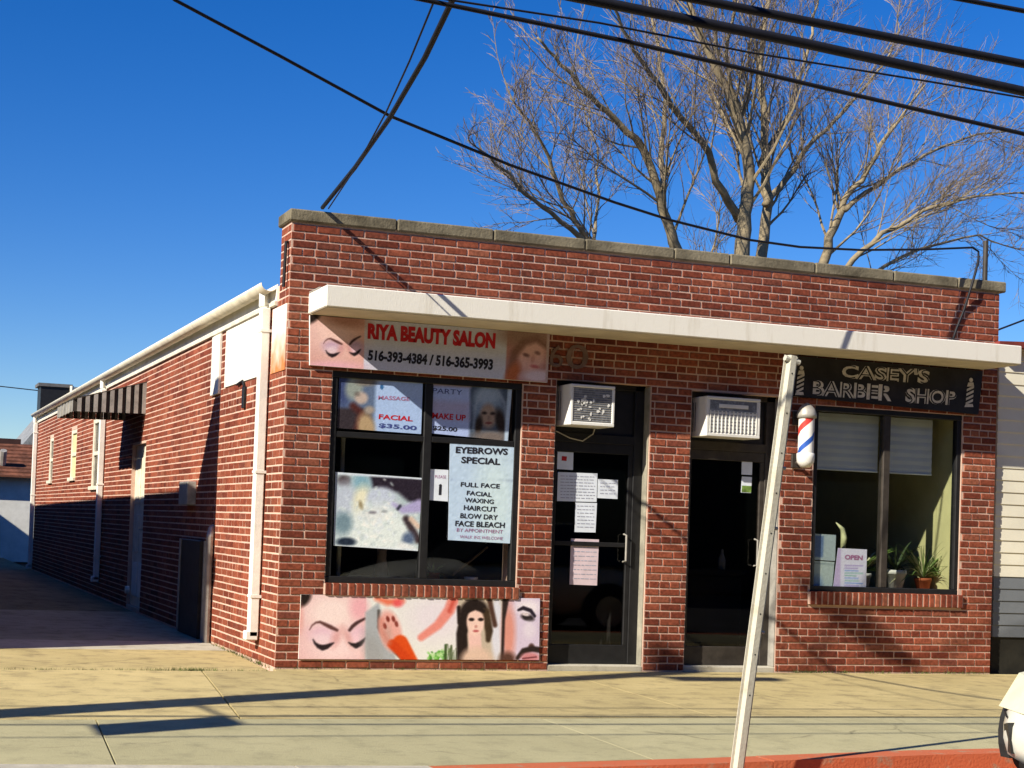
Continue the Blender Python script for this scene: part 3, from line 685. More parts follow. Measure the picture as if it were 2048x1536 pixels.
# salon sign over the window
sal_px = [(620, 630), (1100, 668), (1095, 765), (620, 730)]
salon = thing('salon_sign', onY(858, 765, -.02), 'wide white salon sign with red shop name, closed eyes at left, under the canopy', 'sign')
board(salon, 'board', sal_px, -.040, .028, WHITE)
def sal_paint(x, y):
    p = Paint(x, y, (.80, .81, .87))
    p.poly([(615, 620), (726, 620), (722, 770), (615, 770)], INKS['skin'])
    p.ell(665, 665, 55, 40, INKS['skinl'], 20, 1.2, .8); p.ell(690, 640, 40, 14, (.62, .42, .36), 8, 1, .7)
    p.ell(620, 632, 22, 14, INKS['hair'], -30, .5); closed_eyes(p, 688, 691, .63)
    p.ell(660, 735, 60, 12, (.92, .70, .78), 0, 1, .7)
    sh = 1010
    p.poly([(sh+2, 650), (1110, 658), (1110, 780), (sh-4, 770)], (.72, .52, .50))
    p.ell(1050, 672, 60, 22, (.60, .48, .42), 6, 1); p.ell(1062, 712, 27, 34, (.88, .70, .68), 25, .5); p.line([(1018, 742), (1026, 706), (1046, 684), (1072, 678), (1092, 692)], [7, 8, 8, 7, 5], (.50, .36, .31), 9, .8)
    p.ell(1050, 710, 7, 3.5, (.42, .28, .28), 20, .9, .8); p.ell(1074, 706, 6, 3.5, (.42, .28, .28), 20, .9, .7); p.ell(1064, 718, 4, 8, (.76, .54, .52), 10, 1, .7); p.ell(1068, 733, 9, 3.5, (.74, .38, .40), 12, .9, .8); p.ell(1022, 748, 13, 24, (.74, .42, .26), 25, .8)
    p.ell(1075, 752, 34, 12, (.88, .80, .84), 0, .8); p.line([(1097, 668), (1093, 770)], 3, (.75, .66, .66), 2)
    return p.done()
print_sheet('printed_face', salon, sal_px, -.0415, 260, 70, sal_paint)
text(salon, 'RIYA BEAUTY SALON', [(736, 646), (992, 666), (990, 698), (735, 678)], -.0435, REDINK, .06)
text(salon, '516-393-4384 / 516-365-3993', [(737, 699), (987, 718), (985, 741), (735, 721)], -.0435, INK, .045)
# banner under the window
ban_px = [(602, 1189), (1080, 1197), (1078, 1320), (597, 1318)]
banner = thing('picture_banner', onY(838, 1318, -.02), 'long picture banner of faces, a foot and a bearded man under the salon window', 'banner')
board(banner, 'board', ban_px, -.022, .012, WHITE)
def ban_paint(x, y):
    p = Paint(x, y, (.90, .90, .88))
    # closed-eyed face
    p.poly([(590, 1180), (728, 1180), (726, 1330), (590, 1330)], (.90, .74, .74)); p.ell(660, 1225, 48, 38, (.96, .88, .86), 0, 1, .9); p.ell(668, 1290, 50, 34, (.95, .85, .85), 0, 1, .8)
    p.ell(714, 1215, 18, 24, (.92, .66, .70), 0, 1, .8); p.ell(597, 1195, 26, 20, INKS['hair'], -35, .4); p.ell(596, 1235, 10, 30, (.88, .60, .56), 0, 1, .7); closed_eyes(p, 682, 1265, .95, (.88, .72, .80))
    # towel, foot and orange
    p.poly([(726, 1225), (752, 1205), (790, 1330), (726, 1330)], (.66, .68, .70), 6); p.ell(742, 1305, 18, 40, (.60, .60, .60), -20, 1, .6)
    p.line([(752, 1222), (752, 1255), (770, 1290), (800, 1320)], 3, (.35, .33, .32), 4)
    p.ell(775, 1262, 22, 42, (.90, .66, .62), -12, .35); p.ell(768, 1268, 10, 20, (.78, .62, .58), -10, .9, .8); p.line([(795, 1285), (815, 1325)], 15, (.85, .30, .08), 5); p.line([(778, 1288), (812, 1322)], 9, (.80, .25, .06), 5)
    for a, b in ((764, 1252), (770, 1238), (781, 1238), (787, 1248)): p.ell(a, b, 3.4, 6, (.50, .20, .16), -15, .7)
    p.line([(748, 1197), (770, 1204), (800, 1202)], [4, 7, 4], (.90, .46, .34), 10); p.line([(757, 1240), (758, 1262), (772, 1286)], 5, (.80, .50, .44), 9, .6); p.ell(790, 1206, 10, 8, (.90, .36, .36), 0, 1)
    # leg and leaves
    p.ell(870, 1235, 60, 45, (.90, .86, .90), 0, 1, .8); p.line([(836, 1275), (870, 1250), (893, 1220), (903, 1195)], [7, 9, 11, 12], (.90, .55, .50), 6); p.line([(893, 1222), (902, 1200)], 4, (.80, .34, .28), 6)
    for k in range(46): p.ell(R.gauss(868, 13), R.gauss(1311, 6), R.uniform(2, 5), R.uniform(1.5, 4), R.choice([(.36, .66, .22), (.55, .80, .42), (.22, .48, .15), (.70, .86, .58)]), R.uniform(0, 180), .9, .8)
    for k in range(16): a = R.uniform(884, 908); p.line([(a, 1320), (a+R.uniform(-3, 3), R.uniform(1288, 1306))], 1, (.30, .36, .22), 2, .7)
    p.line([(885, 1290), (884, 1318)], 2, (.20, .30, .12), 3)
    # woman with long dark hair
    p.poly([(911, 1190), (1002, 1190), (1002, 1330), (911, 1330)], (.76, .70, .62)); p.ell(990, 1255, 12, 70, (.86, .86, .90), 0, .6); p.line([(975, 1200), (986, 1250)], 5, (.30, .20, .16), 5)
    p.ell(944, 1222, 28, 24, INKS['hair'], 0, .3); p.line([(928, 1225), (918, 1268), (920, 1320)], [12, 11, 12], INKS['hair'], 5); p.line([(966, 1225), (974, 1262), (972, 1280)], [9, 8, 5], (.25, .19, .13), 5)
    p.line([(912, 1215), (913, 1245)], 4, INKS['hair'], 4); p.line([(944, 1268), (946, 1300)], 13, (.92, .76, .72), 4); p.ell(948, 1322, 32, 28, (.86, .74, .66), 0, .5)
    p.ell(946, 1244, 18, 27, (.94, .80, .74), 0, .25); p.ell(938, 1239, 5.5, 3.4, (.14, .09, .08), 0, .8); p.ell(957, 1239, 5.5, 3.4, (.14, .09, .08), 0, .8); p.ell(947, 1253, 3, 3, (.78, .56, .52), 0, 1); p.ell(947, 1262, 6, 2.6, (.74, .38, .38), 0, .8)
    p.line([(930, 1222), (946, 1216), (962, 1222)], 4, INKS['hair'], 4)
    # bearded man, half a face
    p.poly([(1003, 1190), (1090, 1190), (1090, 1330), (1003, 1330)], (.84, .78, .86)); p.ell(1014, 1265, 14, 60, (.86, .58, .52), 0, .9); p.poly([(1002, 1185), (1018, 1185), (1007, 1240), (1004, 1330), (998, 1330)], (.18, .13, .12), 4)
    p.ell(1055, 1215, 24, 14, (.94, .90, .92), 0, 1); p.line([(1035, 1220), (1045, 1216), (1060, 1221), (1069, 1232)], [2.5, 4, 4, 3], (.14, .11, .16), 3); p.ell(1054, 1235, 14, 7, (.16, .13, .14), 15, .6); p.ell(1050, 1229, 8, 3, (.86, .80, .80), 10, .8)
    p.ell(1058, 1260, 12, 16, (.90, .86, .90), 0, 1, .8); p.ell(1062, 1293, 6, 6, (.32, .22, .20), 0, .8); p.line([(1033, 1316), (1046, 1302), (1064, 1298), (1080, 1300)], [4, 6, 6, 6], (.17, .12, .11), 4); p.ell(1060, 1315, 20, 10, (.80, .52, .54), 0, .6); p.line([(1044, 1317), (1072, 1314)], 1.5, (.45, .22, .24), 2)
    p.ell(1012, 1318, 16, 14, (.34, .22, .18), 0, .9)
    return p.done()
print_sheet('printed_faces', banner, ban_px, -.0235, 380, 110, ban_paint)
# barber sign
bar_px = [(1596, 712), (1966, 742), (1957, 829), (1589, 792)]
barber = thing('barber_sign', onY(1775, 825, -.02), 'black barber shop sign with outlined silver name and small pole emblems', 'sign')
board(barber, 'board', bar_px, -.040, .028, SIGNBLACK)
def outline_text(parent, body, px, Y):
    text(parent, body, px, Y, SILVER, .05, 'lettering'); text(parent, body, px, Y-.0015, SIGNBLACK, -.018, 'lettering_inside')
outline_text(barber, "CASEY'S", [(1682, 728), (1861, 739), (1858, 768), (1680, 756)], -.0425)
outline_text(barber, 'BARBER', [(1624, 760), (1788, 770), (1786, 803), (1622, 790)], -.0425)
outline_text(barber, 'SHOP', [(1812, 775), (1914, 781), (1911, 811), (1810, 806)], -.0425)
def pole_emblem(cx, cy, k, dx):
    mbk = MB(); A = lambda x, y: onY(cx+x*k+dx*y*k, cy+y*k, -.0425)
    mbk.add([A(-5, -22), A(5, -22), A(7, -14), A(-7, -14)], [(3, 2, 1, 0)])
    c = A(0, -27); mbk.add([c+np.array([.022*k*math.cos(t), 0, .022*k*math.sin(t)]) for t in np.linspace(0, 2*math.pi, 13)[:-1]], [tuple(range(12))])
    for i in range(4): y = -10+i*9; mbk.add([A(-7, y+6), A(-7, y+1), A(7, y-6), A(7, y-1)], [(0, 1, 2, 3)])
    mbk.add([A(-9, 27), A(9, 27), A(7, 21), A(-7, 21)], [(0, 1, 2, 3)]); mbk.build('pole_emblem', SILVER, barber)
pole_emblem(1601, 763, 1.0, -.08); pole_emblem(1940, 787, 1.0, -.08)

# posters and notices in the salon window and door (a sheet each)
YP = .037
def poster(name, px, label, cat, Y=YP, m=PAPER, paint=None, n=(60, 50)):
    t = thing(name, onY((px[2][0]+px[3][0])/2, max(px[2][1], px[3][1]), Y), label, cat)
    board(t, 'sheet', px, Y, .002, m)
    if paint: print_sheet('printed_picture', t, px, Y-.001, n[0], n[1], paint)
    return t
YW = .030
def p_left(x, y):
    p = Paint(x, y, (.66, .76, .92)); p.poly([(670, 730), (752, 730), (746, 880), (660, 880)], (.36, .43, .55), 8); p.ell(686, 775, 14, 40, (.24, .29, .46), 0, .9)
    p.ell(708, 775, 17, 24, (.56, .60, .58), 15, .6); p.ell(722, 796, 13, 12, (.74, .67, .63), 0, .6); p.ell(714, 788, 6, 5, (.42, .40, .38), 20, .9, .7); p.ell(732, 764, 20, 8, (.50, .47, .43), 0, .9); p.poly([(660, 815), (740, 818), (745, 880), (655, 880)], (.21, .18, .20), 8)
    p.line([(706, 812), (722, 826), (712, 866)], 7, (.30, .15, .14), 9); p.ell(732, 856, 17, 30, (.70, .60, .46), -8, .6); p.ell(738, 820, 10, 8, (.62, .58, .54), 0, .8); p.poly([(752, 745), (850, 750), (850, 764), (752, 760)], (.64, .60, .62), 6); p.ell(763, 774, 4, 5, (.20, .40, .62)); return p.done()
t = poster('price_poster', [(679, 747), (846, 758), (842, 868), (674, 856)], 'poster with a facial price beside a bathing woman, upper pane at left of salon window', 'poster', YW, PAPER, p_left, (80, 56))
text(t, 'MASSAGE', [(757, 791), (820, 794), (819, 802), (756, 799)], YW-.0025, MAUVEINK, .02)
text(t, 'FACIAL', [(758, 828), (826, 833), (825, 843), (757, 838)], YW-.0025, REDINK, .03)
text(t, '$35.00', [(758, 846), (834, 852), (833, 862), (757, 856)], YW-.0025, BLUEINK, .03)
def p_right(x, y):
    p = Paint(x, y, (.68, .75, .92)); p.poly([(940, 760), (1030, 765), (1018, 890), (938, 880)], (.30, .35, .42), 6); p.ell(975, 806, 31, 38, (.50, .58, .66), 0, .5); p.ell(974, 793, 22, 16, (.62, .69, .76), 0, .8); p.ell(976, 832, 17, 24, (.64, .55, .48), 0, .5)
    p.ell(968, 826, 5, 3, (.20, .15, .13), 0, .9); p.ell(985, 827, 5, 3, (.20, .15, .13), 0, .9); p.ell(977, 836, 2.5, 5, (.50, .40, .35), 0, 1, .7); p.ell(977, 846, 7, 2.6, (.50, .27, .25), 0, .8); p.ell(957, 850, 7, 18, (.19, .14, .11), 8, .8); p.ell(1000, 842, 9, 24, (.18, .13, .10), -10, .8)
    p.ell(980, 876, 36, 14, (.46, .42, .40), 0, .8); p.line([(946, 858), (950, 812), (966, 776), (990, 774), (1009, 806), (1014, 860)], 2, (.66, .71, .77), 6, .7); p.poly([(862, 757), (942, 762), (942, 776), (862, 772)], (.66, .60, .64), 6); p.poly([(1016, 768), (1026, 769), (1016, 885), (1008, 885)], (.72, .80, .88), 3)
    p.poly([(860, 800), (938, 805), (938, 840), (858, 835)], (.70, .64, .74), 14, .6); return p.done()
t = poster('price_poster', [(864, 758), (1025, 769), (1016, 882), (858, 866)], 'make-up price poster beside a veiled woman, upper pane at right of salon window', 'poster', YW, PAPER, p_right, (80, 56))
text(t, 'PARTY', [(866, 776), (925, 780), (924, 790), (865, 786)], YW-.0025, BLUEINK, .0)
text(t, 'MAKE UP', [(865, 825), (932, 830), (931, 842), (864, 837)], YW-.0025, REDINK, .03)
text(t, '$25.00', [(866, 851), (915, 855), (914, 865), (865, 861)], YW-.0025, INK, .03)
def p_bride(x, y):
    p = Paint(x, y, (.70, .77, .79), .025); p.poly([(738, 950), (850, 955), (850, 1012), (815, 1002), (795, 985), (745, 975)], (.15, .12, .17), 9); p.ell(688, 962, 13, 12, (.30, .26, .28), 20, .8); p.ell(722, 965, 17, 16, (.50, .67, .74), 0, 1)
    p.ell(690, 1000, 22, 34, (.74, .78, .84), 0, .8); p.ell(722, 1004, 16, 32, (.90, .89, .78), 8, .8); p.ell(762, 1000, 30, 26, (.76, .80, .87), 0, .4); p.ell(756, 1070, 72, 60, (.88, .92, .91), 0, .6); p.ell(745, 1030, 26, 14, (.86, .88, .88), 0, .8)
    for i in range(150):
        a, b = R.gauss(752, 30), R.gauss(1048, 32); p.ell(a, b, R.uniform(2, 6), R.uniform(1.5, 5), R.choice([(.94, .96, .95), (.97, .97, .95), (.74, .79, .80), (.80, .86, .86), (.86, .90, .93), (.90, .93, .92)]), R.uniform(0, 90), .9, .6)
    p.ell(721, 1010, 4, 9, (.56, .50, .36), -15, 1, .8); p.ell(744, 1025, 8, 3, (.45, .44, .48), 0, .9, .8); p.ell(768, 1023, 6, 2.5, (.52, .54, .56), 0, .9, .7); p.ell(686, 1046, 18, 22, (.46, .56, .61), 0, .8); p.ell(692, 1084, 19, 9, (.13, .18, .25), 0, .6)
    p.line([(786, 1008), (806, 1020), (838, 1012)], [3, 7, 13], (.68, .65, .82), 8); p.line([(800, 1012), (795, 1018)], 3, (.2, .2, .26), 4); p.line([(812, 1038), (836, 1080)], 7, (.24, .19, .21), 7); p.line([(822, 1038), (836, 1053)], 5, (.86, .76, .68), 6); p.ell(816, 1078, 12, 14, (.34, .41, .53), 20, .9); p.ell(812, 1094, 20, 8, (.90, .92, .92), 15, .8)
    p.line([(670, 946), (846, 957)], 2.5, (.84, .88, .92), 2); p.line([(668, 1092), (838, 1101)], 2.5, (.86, .90, .92), 2); p.line([(672, 945), (667, 1092)], 2.5, (.72, .76, .80), 2); return p.done()
poster('bride_picture', [(671, 944), (845, 956), (836, 1102), (667, 1091)], 'tilted picture of a bride with white flowers in lower left salon window', 'picture', YW, PAPER, p_bride, (80, 70))
def p_list(x, y): p = Paint(x, y, (.74, .83, .92)); p.line([(900, 958), (1030, 962)], 1, (.45, .52, .66), 2); p.ell(990, 1000, 40, 90, (.84, .92, .90), 0, 1, .6); return p.done()
t = poster('price_list', [(900, 884), (1029, 891), (1020, 1087), (896, 1080)], 'tall white eyebrows special price list taped in salon window', 'poster', YW-.006, PAPER, p_list, (30, 40))
for s, x0, x1, y, hh, bd in (('EYEBROWS', 912, 1016, 893, 13, .035), ('SPECIAL', 923, 1001, 913, 13, .03), ('FULL FACE', 922, 1000, 964, 9, .02), ('FACIAL', 934, 984, 981, 9, .02), ('WAXING', 930, 988, 995, 9, .02), ('HAIRCUT', 928, 994, 1010, 10, .02), ('BLOW DRY', 921, 996, 1026, 10, .02), ('FACE BLEACH', 911, 1010, 1041, 11, .025), ('BY APPOINTMENT', 914, 1006, 1056, 7, .0), ('WALK INS WELCOME', 920, 1006, 1070, 6, .0)):
    text(t, s, [(x0, y), (x1, y+4), (x1-1, y+4+hh), (x0-1, y+hh)], YW-.0095, INK if hh > 8 else MAUVEINK, bd)
t = poster('small_notice', [(859, 938), (897, 940), (896, 1003), (857, 1000)], 'small white notice left of the tall price list in salon window', 'notice')
text(t, 'PLEASE', [(870, 950), (892, 951), (892, 957), (870, 956)], YP-.0015, MAUVEINK, .0); text(t, 'i', [(878, 968), (884, 968), (883, 990), (877, 990)], YP-.0015, INK, .06)
YD = .117
def lines(t, px0, py0, px1, n, dy, m, sl=.03):
    mbk = MB()
    for i in range(n):
        x = px0; yy = py0+i*dy
        while x < px1-2:
            ln = R.uniform(3, 9); x2 = min(x+ln, px1)
            q = quadY([(x, yy+(x-px0)*sl), (x2, yy+(x2-px0)*sl), (x2, yy+(x2-px0)*sl+1.5), (x, yy+(x-px0)*sl+1.5)], YD-.0015); mbk.add(q, [(3, 2, 1, 0)]); x = x2+R.uniform(1, 2.5)
    return tag(mbk.build('printed_lines', mat('pale print', (.42, .44, .54), .7), t), kind='stuff')
t = poster('door_notice', [(1113, 903), (1147, 905), (1146, 940), (1112, 938)], 'square notice with red mark near top of salon door', 'notice', YD); MB().add(quadY([(1124, 912), (1134, 913), (1133, 922), (1123, 921)], YD-.0015), [(3, 2, 1, 0)]).build('red_mark', REDINK, t)
t = poster('door_notice', [(1116, 944), (1195, 947), (1193, 1004), (1114, 1002)], 'large white notice across salon door above the cross shape', 'notice', YD, PAPER); lines(t, 1121, 951, 1190, 8, 6.2, MAUVEINK)
t = poster('door_notice', [(1196, 958), (1236, 960), (1235, 998), (1195, 996)], 'small white notice at right of the large one on salon door', 'notice', YD, PAPER); lines(t, 1200, 965, 1231, 4, 7, BLUEINK)
t = poster('door_notice', [(1151, 1005), (1194, 1006), (1191, 1065), (1149, 1064)], 'upright white notice below the large one on salon door', 'notice', YD, PAPER); lines(t, 1154, 1011, 1189, 7, 7, BLUEINK)
t = poster('door_menu', [(1142, 1077), (1198, 1079), (1194, 1171), (1139, 1169)], 'pale pink price menu on lower glass of salon door', 'notice', YD, PINKPAPER); lines(t, 1147, 1084, 1193, 9, 9, MAUVEINK)
t = poster('door_sticker', [(1484, 917), (1505, 918), (1504, 950), (1483, 949)], 'white sticker at right of barber door glass', 'sticker', YD, PAPER)
t = poster('door_sticker', [(1484, 953), (1504, 954), (1502, 986), (1482, 985)], 'white and green sticker below the white one on barber door', 'sticker', YD, PAPER); MB().add(quadY([(1484, 971), (1503, 972), (1502, 985), (1483, 984)], YD-.0015), [(3, 2, 1, 0)]).build('green_band', LEAF, t)
# papers in the barber window
YB = .050
def p_pap(x, y): p = Paint(x, y, (.80, .86, .86)); p.poly([(1624, 1070), (1648, 1072), (1646, 1115), (1622, 1113)], (.48, .58, .74), 3); return p.done()
poster('window_paper', [(1625, 1067), (1672, 1070), (1670, 1122), (1622, 1119)], 'white and blue paper above another at left of barber window', 'notice', YB, PAPER, p_pap, (24, 24))
def p_pap2(x, y): p = Paint(x, y, (.82, .88, .86)); p.ell(1630, 1165, 14, 16, (.55, .66, .80), 0, .8); p.line([(1625, 1126), (1668, 1130)], 1, (.6, .66, .66), 2); return p.done()
poster('window_paper', [(1622, 1121), (1669, 1124), (1664, 1178), (1621, 1176)], 'lower white paper in bottom left corner of barber window', 'notice', YB, PAPER, p_pap2, (24, 24))
def p_open(x, y):
    p = Paint(x, y, (.86, .86, .92)); p.poly([(1668, 1096), (1682, 1097), (1680, 1180), (1664, 1178)], (.76, .70, .84), 3)
    for i in range(9): yy = 1131+i*5; p.line([(1690, yy), (1690+R.uniform(20, 36), yy+1)], 1, R.choice([(.45, .60, .85), (.50, .72, .66), (.62, .55, .78)]), 2)
    return p.done()
t = poster('open_sign', [(1676, 1096), (1734, 1099), (1732, 1180), (1666, 1177)], 'white poster headed OPEN in lower barber window', 'sign', YB-.008, PAPER, p_open, (36, 40))
text(t, 'OPEN', [(1690, 1109), (1726, 1111), (1725, 1121), (1689, 1119)], YB-.0105, MAUVEINK, .05)

# ================================================================== AIR CONDITIONERS
def air_con(label, px, Yf, depth, louvred):
    q = quadY(px, Yf); x0 = (q[0][0]+q[3][0])/2; x1 = (q[1][0]+q[2][0])/2; z1 = (q[0][2]+q[1][2])/2; z0 = (q[2][2]+q[3][2])/2
    t = thing('air_conditioner', ((x0+x1)/2, Yf+depth, z0), label, 'air conditioner')
    fr = .028; m2 = MB(); m2.bbox(x0, x1, Yf+.02, Yf+depth, z0, z1, .006)
    for a in ((x0, x1, z0, z0+fr*1.2), (x0, x1, z1-fr, z1)): m2.bbox(a[0], a[1], Yf, Yf+.022, a[2], a[3], .006)
    for a in ((x0, x0+fr), (x1-fr, x1)): m2.bbox(a[0], a[1], Yf+.001, Yf+.021, z0+fr, z1-fr, .006)
    m2.build('casing', PLASTIC, t)
    gx0, gx1, gz0, gz1 = x0+fr, x1-fr, z0+fr*1.2, z1-fr
    MB().box(gx0, gx1, Yf+.010, Yf+.0195, gz0, gz1).build('coil', GRILLE if not louvred else PLASTIC, t)
    if louvred:
        zm = gz0+(gz1-gz0)*.68
        MB().box(gx0+.01, gx1-.01, Yf+.008, Yf+.0098, zm, gz1-.005).build('vent_slot', BLUEINK if False else GRILLE, t)
        for k in range(13):
            x = gx0+.012+(gx1-gx0-.024)*k/12; MB().box(x-.004, x+.004, Yf-.002, Yf+.0075, gz0+.006, zm-.004).build('louvre', PLASTIC, t)
        for k in range(7):
            z = gz0+.012+(zm-gz0-.02)*k/6; MB().box(gx0+.006, gx1-.006, Yf+.0076, Yf+.0098, z-.003, z+.003).build('louvre', GRILLE, t)
        MB().bbox(gx0+.1, gx1-.1, Yf+.002, Yf+.0078, zm+.025, zm+.06, .002).build('badge_strip', PLASTIC, t)
    else:
        for k in range(15):
            z = gz0+(gz1-gz0)*(k+.5)/15; MB().box(gx0, gx1, Yf+.006, Yf+.0098, z-.0025, z+.0025).build('louvre', GREYMET, t)
        m3 = MB()
        for k in range(26):
            cx, cz = R.uniform(gx0+.02, gx1-.03), gz0+R.random()**1.6*(gz1-gz0)*.75+.02; rx, rz = R.uniform(.006, .022), R.uniform(.006, .022)
            m3.add([(cx+rx*R.uniform(.6, 1.2)*math.cos(a), Yf+.0035, cz+rz*R.uniform(.6, 1.2)*math.sin(a)) for a in np.linspace(0, 2*math.pi, 9)[:-1]], [tuple(range(8))])
        tag(m3.build('peeled_fins', PLASTIC, t), kind='stuff')
    # louvred flank
    for k in range(5):
        y = Yf+depth*.45+k*depth*.09; MB().box(x0-.003, x0-.0002, y, y+.012, z0+.05, z1-.05).build('side_slot', GRILLE, t)
    return t
air_con('white window air conditioner with worn grey grille above the salon door', [(1142, 768), (1232, 772), (1228, 854), (1141, 850)], -.15, .42, False)
air_con('white window air conditioner with slatted front above the barber door', [(1415, 793), (1523, 797), (1519, 878), (1412, 872)], -.12, .40, True)
m2 = MB(); m2.tube([onY(1112, 862, .10), onY(1140, 876, .09), onY(1165, 882, .09), onY(1186, 868, .09), onY(1190, 856, .08)], .006, 6)
tag(m2.build('power_cord', GREYMET), 'slack grey cord hanging under the salon air conditioner', 'cord')

# ================================================================== BARBER POLE
bx = onY(1612, 880, -.16); zt, zb_ = onY(1616, 806, -.16)[2], onY(1608, 935, -.16)[2]
bp = thing('barber_pole', (bx[0], 0, zb_), 'striped red white and blue barber pole mounted beside the barber window', 'barber pole')
h = zt-zb_; r = .078
cx = bx[0]; c0 = (cx, -.16, zb_)
MB().lathe(c0, [(0.02, 0), (r*.55, .0), (r*.98, .05), (r*1.02, .09), (r*1.02, .13), (r*.9, .135)]).build('base_cup', PLASTIC, bp, True)
MB().lathe((cx, -.16, zt), [(r*.9, -.145), (r*1.12, -.14), (r*1.14, -.11), (r*.95, -.06), (r*.55, -.02), (.01, 0)]).build('dome_cap', GREYMET, bp, True)
m2 = MB(); ns, nz_ = 48, 40; z0, z1 = zb_+.13, zt-.14
vs = [(cx+r*.9*math.cos(2*math.pi*k/ns), -.16+r*.9*math.sin(2*math.pi*k/ns), z0+(z1-z0)*i/nz_) for i in range(nz_+1) for k in range(ns)]
m2.v = vs
for i in range(nz_):
    for k in range(ns):
        ph = (k/ns*1.0-(i/nz_)*(z1-z0)/.42*1.0+.12) % 1.0
        mi = 1 if ph < .17 else (2 if .5 < ph < .64 else 0)
        a, b = i*ns+k, i*ns+(k+1) % ns; m2.f.append((a, b, b+ns, a+ns)); m2.m.append(mi)
m2.build('striped_cylinder', [PLASTIC, mat('barber red', (.62, .06, .05), .4), mat('barber blue', (.03, .10, .42), .4)], bp, True)
for za, zc_ in ((zb_, zb_+.05), (zt-.2, zt-.14)):
    m2 = MB(); m2.bbox(cx-.05, cx+.05, -.03, -.008, za, za+.13, .004); m2.tube([(cx, -.03, zc_), (cx, -.11, zc_-.02)], .018, 8); m2.build('wall_bracket', DARKMET, bp)

# ================================================================== THINGS BEHIND THE GLASS
def pot(t, x, y, z, r0, r1, h, m):
    MB().lathe((x, y, z), [(0, 0), (r0, 0), (r1, h*.8), (r1*1.08, h*.8), (r1*1.08, h), (r1*.95, h), (r1*.9, h*.85), (0, h*.85)]).build('pot', m, t, True)
    MB().lathe((x, y, z), [(r1*.93, h*.87), (0, h*.9)]).build('soil', SOIL, t)
def blades(t, x, y, z, n, ln, wd, m, up=1.0, name='leaf', yflat=.5, bias=0):
    for k in range(n):
        a = R.uniform(0, 6.283); l = ln*R.uniform(.6, 1.15); e = R.uniform(.35, 1.2)*up; m2 = MB(); vs = []; N = 7
        dx, dy = math.cos(a)+bias, math.sin(a)*yflat
        for i in range(N+1):
            s = i/N; px = x+dx*l*s*math.cos(e*.6); py = y+dy*l*s*math.cos(e*.6); pz = z+l*(s*math.sin(e)-.75*s*s*(1.0 if e < .9 else .55)*.9); ww = wd*(1-s)**.6*.5+.0006
            vs += [(px-ww*dy, py+ww*dx, pz), (px, py, pz-ww*.5), (px+ww*dy, py-ww*dx, pz)]
        m2.add(vs, [f for i in range(N) for f in ((3*i, 3*i+1, 3*i+4, 3*i+3), (3*i+1, 3*i+2, 3*i+5, 3*i+4))]); m2.build(name, m, t, True)
Yv = .28
P = onY(1845, 1180, Yv); zs = .772
t = thing('spider_plant', (P[0], Yv, zs), 'green spider plant in a terracotta pot at right of barber window', 'potted plant')
pot(t, P[0], Yv, zs, .055, .075, .14, TERRA); blades(t, P[0], Yv, zs+.13, 60, .55, .020, LEAF, 1.45); blades(t, P[0], Yv, zs+.13, 26, .48, .022, LEAFY, 1.45)
P = onY(1790, 1180, Yv+.03)
t = thing('dark_plant', (P[0], Yv+.03, zs), 'dark leafed plant in a white pot behind the barber window mullion', 'potted plant')
pot(t, P[0], Yv+.03, zs, .06, .095, .21, WHITE); blades(t, P[0], Yv+.03, zs+.2, 30, .42, .04, mat('dark leaf', (.06, .09, .035), .5), 1.45)
P = onY(1722, 1180, Yv+.02)
t = thing('leafy_plant', (P[0], Yv+.02, zs), 'green leafy plant with one pale arched leaf behind the OPEN poster', 'potted plant')
pot(t, P[0], Yv+.02, zs, .06, .085, .17, WHITE); blades(t, P[0], Yv+.02, zs+.17, 34, .40, .045, LEAF, 1.4, bias=.1); blades(t, P[0], Yv+.02, zs+.17, 8, .36, .045, LEAFY, 1.5)
Ya = .13; m2 = MB(); a = onY(1685, 1100, Ya); m2.tube([a, onY(1688, 1075, Ya), onY(1685, 1058, Ya), onY(1672, 1045, Ya)], [.02, .03, .022, .004], 6); m2.build('pale_leaf', LEAFY, t, True)
for (x, y) in ((1900, 1178),):
    P = onY(x, y, Yv-.03); t = thing('glass_jar', (P[0], Yv-.03, zs), 'small pale jar beside the terracotta pot', 'jar'); MB().lathe((P[0], Yv-.03, zs), [(0, 0), (.035, 0), (.038, .12), (.03, .15), (.03, .17), (0, .17)]).build('body', GREYMET, t, True)
# salon window display
P = onY(768, 1150, .42)
t = thing('display_table', (P[0], .46, .05), 'round table with pale cloth behind the salon window', 'table')
MB().lathe((P[0], .46, .05), [(0, .72), (.30, .72), (.32, .71), (.33, .60)], 28).build('table_cloth', BRASSY, t, True); MB().tube([(P[0], .46, .05), (P[0], .46, .76)], .03, 8).build('leg', DARKMET, t); MB().lathe((P[0], .46, .05), [(.16, 0), (.16, .02), (.03, .04)], 16).build('foot', DARKMET, t)
t = thing('tan_vase', (P[0]-.02, .44, .775), 'tan vase standing on the round table in salon window', 'vase'); MB().lathe((P[0]-.02, .44, .775), [(0, 0), (.05, 0), (.06, .06), (.04, .16), (.045, .24), (0, .24)]).build('body', SKINTONE, t, True)
P = onY(872, 1150, .34)
t = thing('bushy_plant', (P[0], .40, .735), 'small green bushy plant at the foot of the salon window mullion', 'potted plant'); pot(t, P[0], .40, .735, .04, .055, .09, TERRA); blades(t, P[0], .40, .80, 34, .16, .03, LEAF, 1.5)
P = onY(942, 1150, .36)
t = thing('white_bowl', (P[0], .36, .735), 'little white bowl on the salon window ledge', 'bowl'); MB().lathe((P[0], .36, .735), [(0, 0), (.04, 0), (.065, .06), (.06, .06), (.035, .01)], 16).build('body', PLASTIC, t, True)
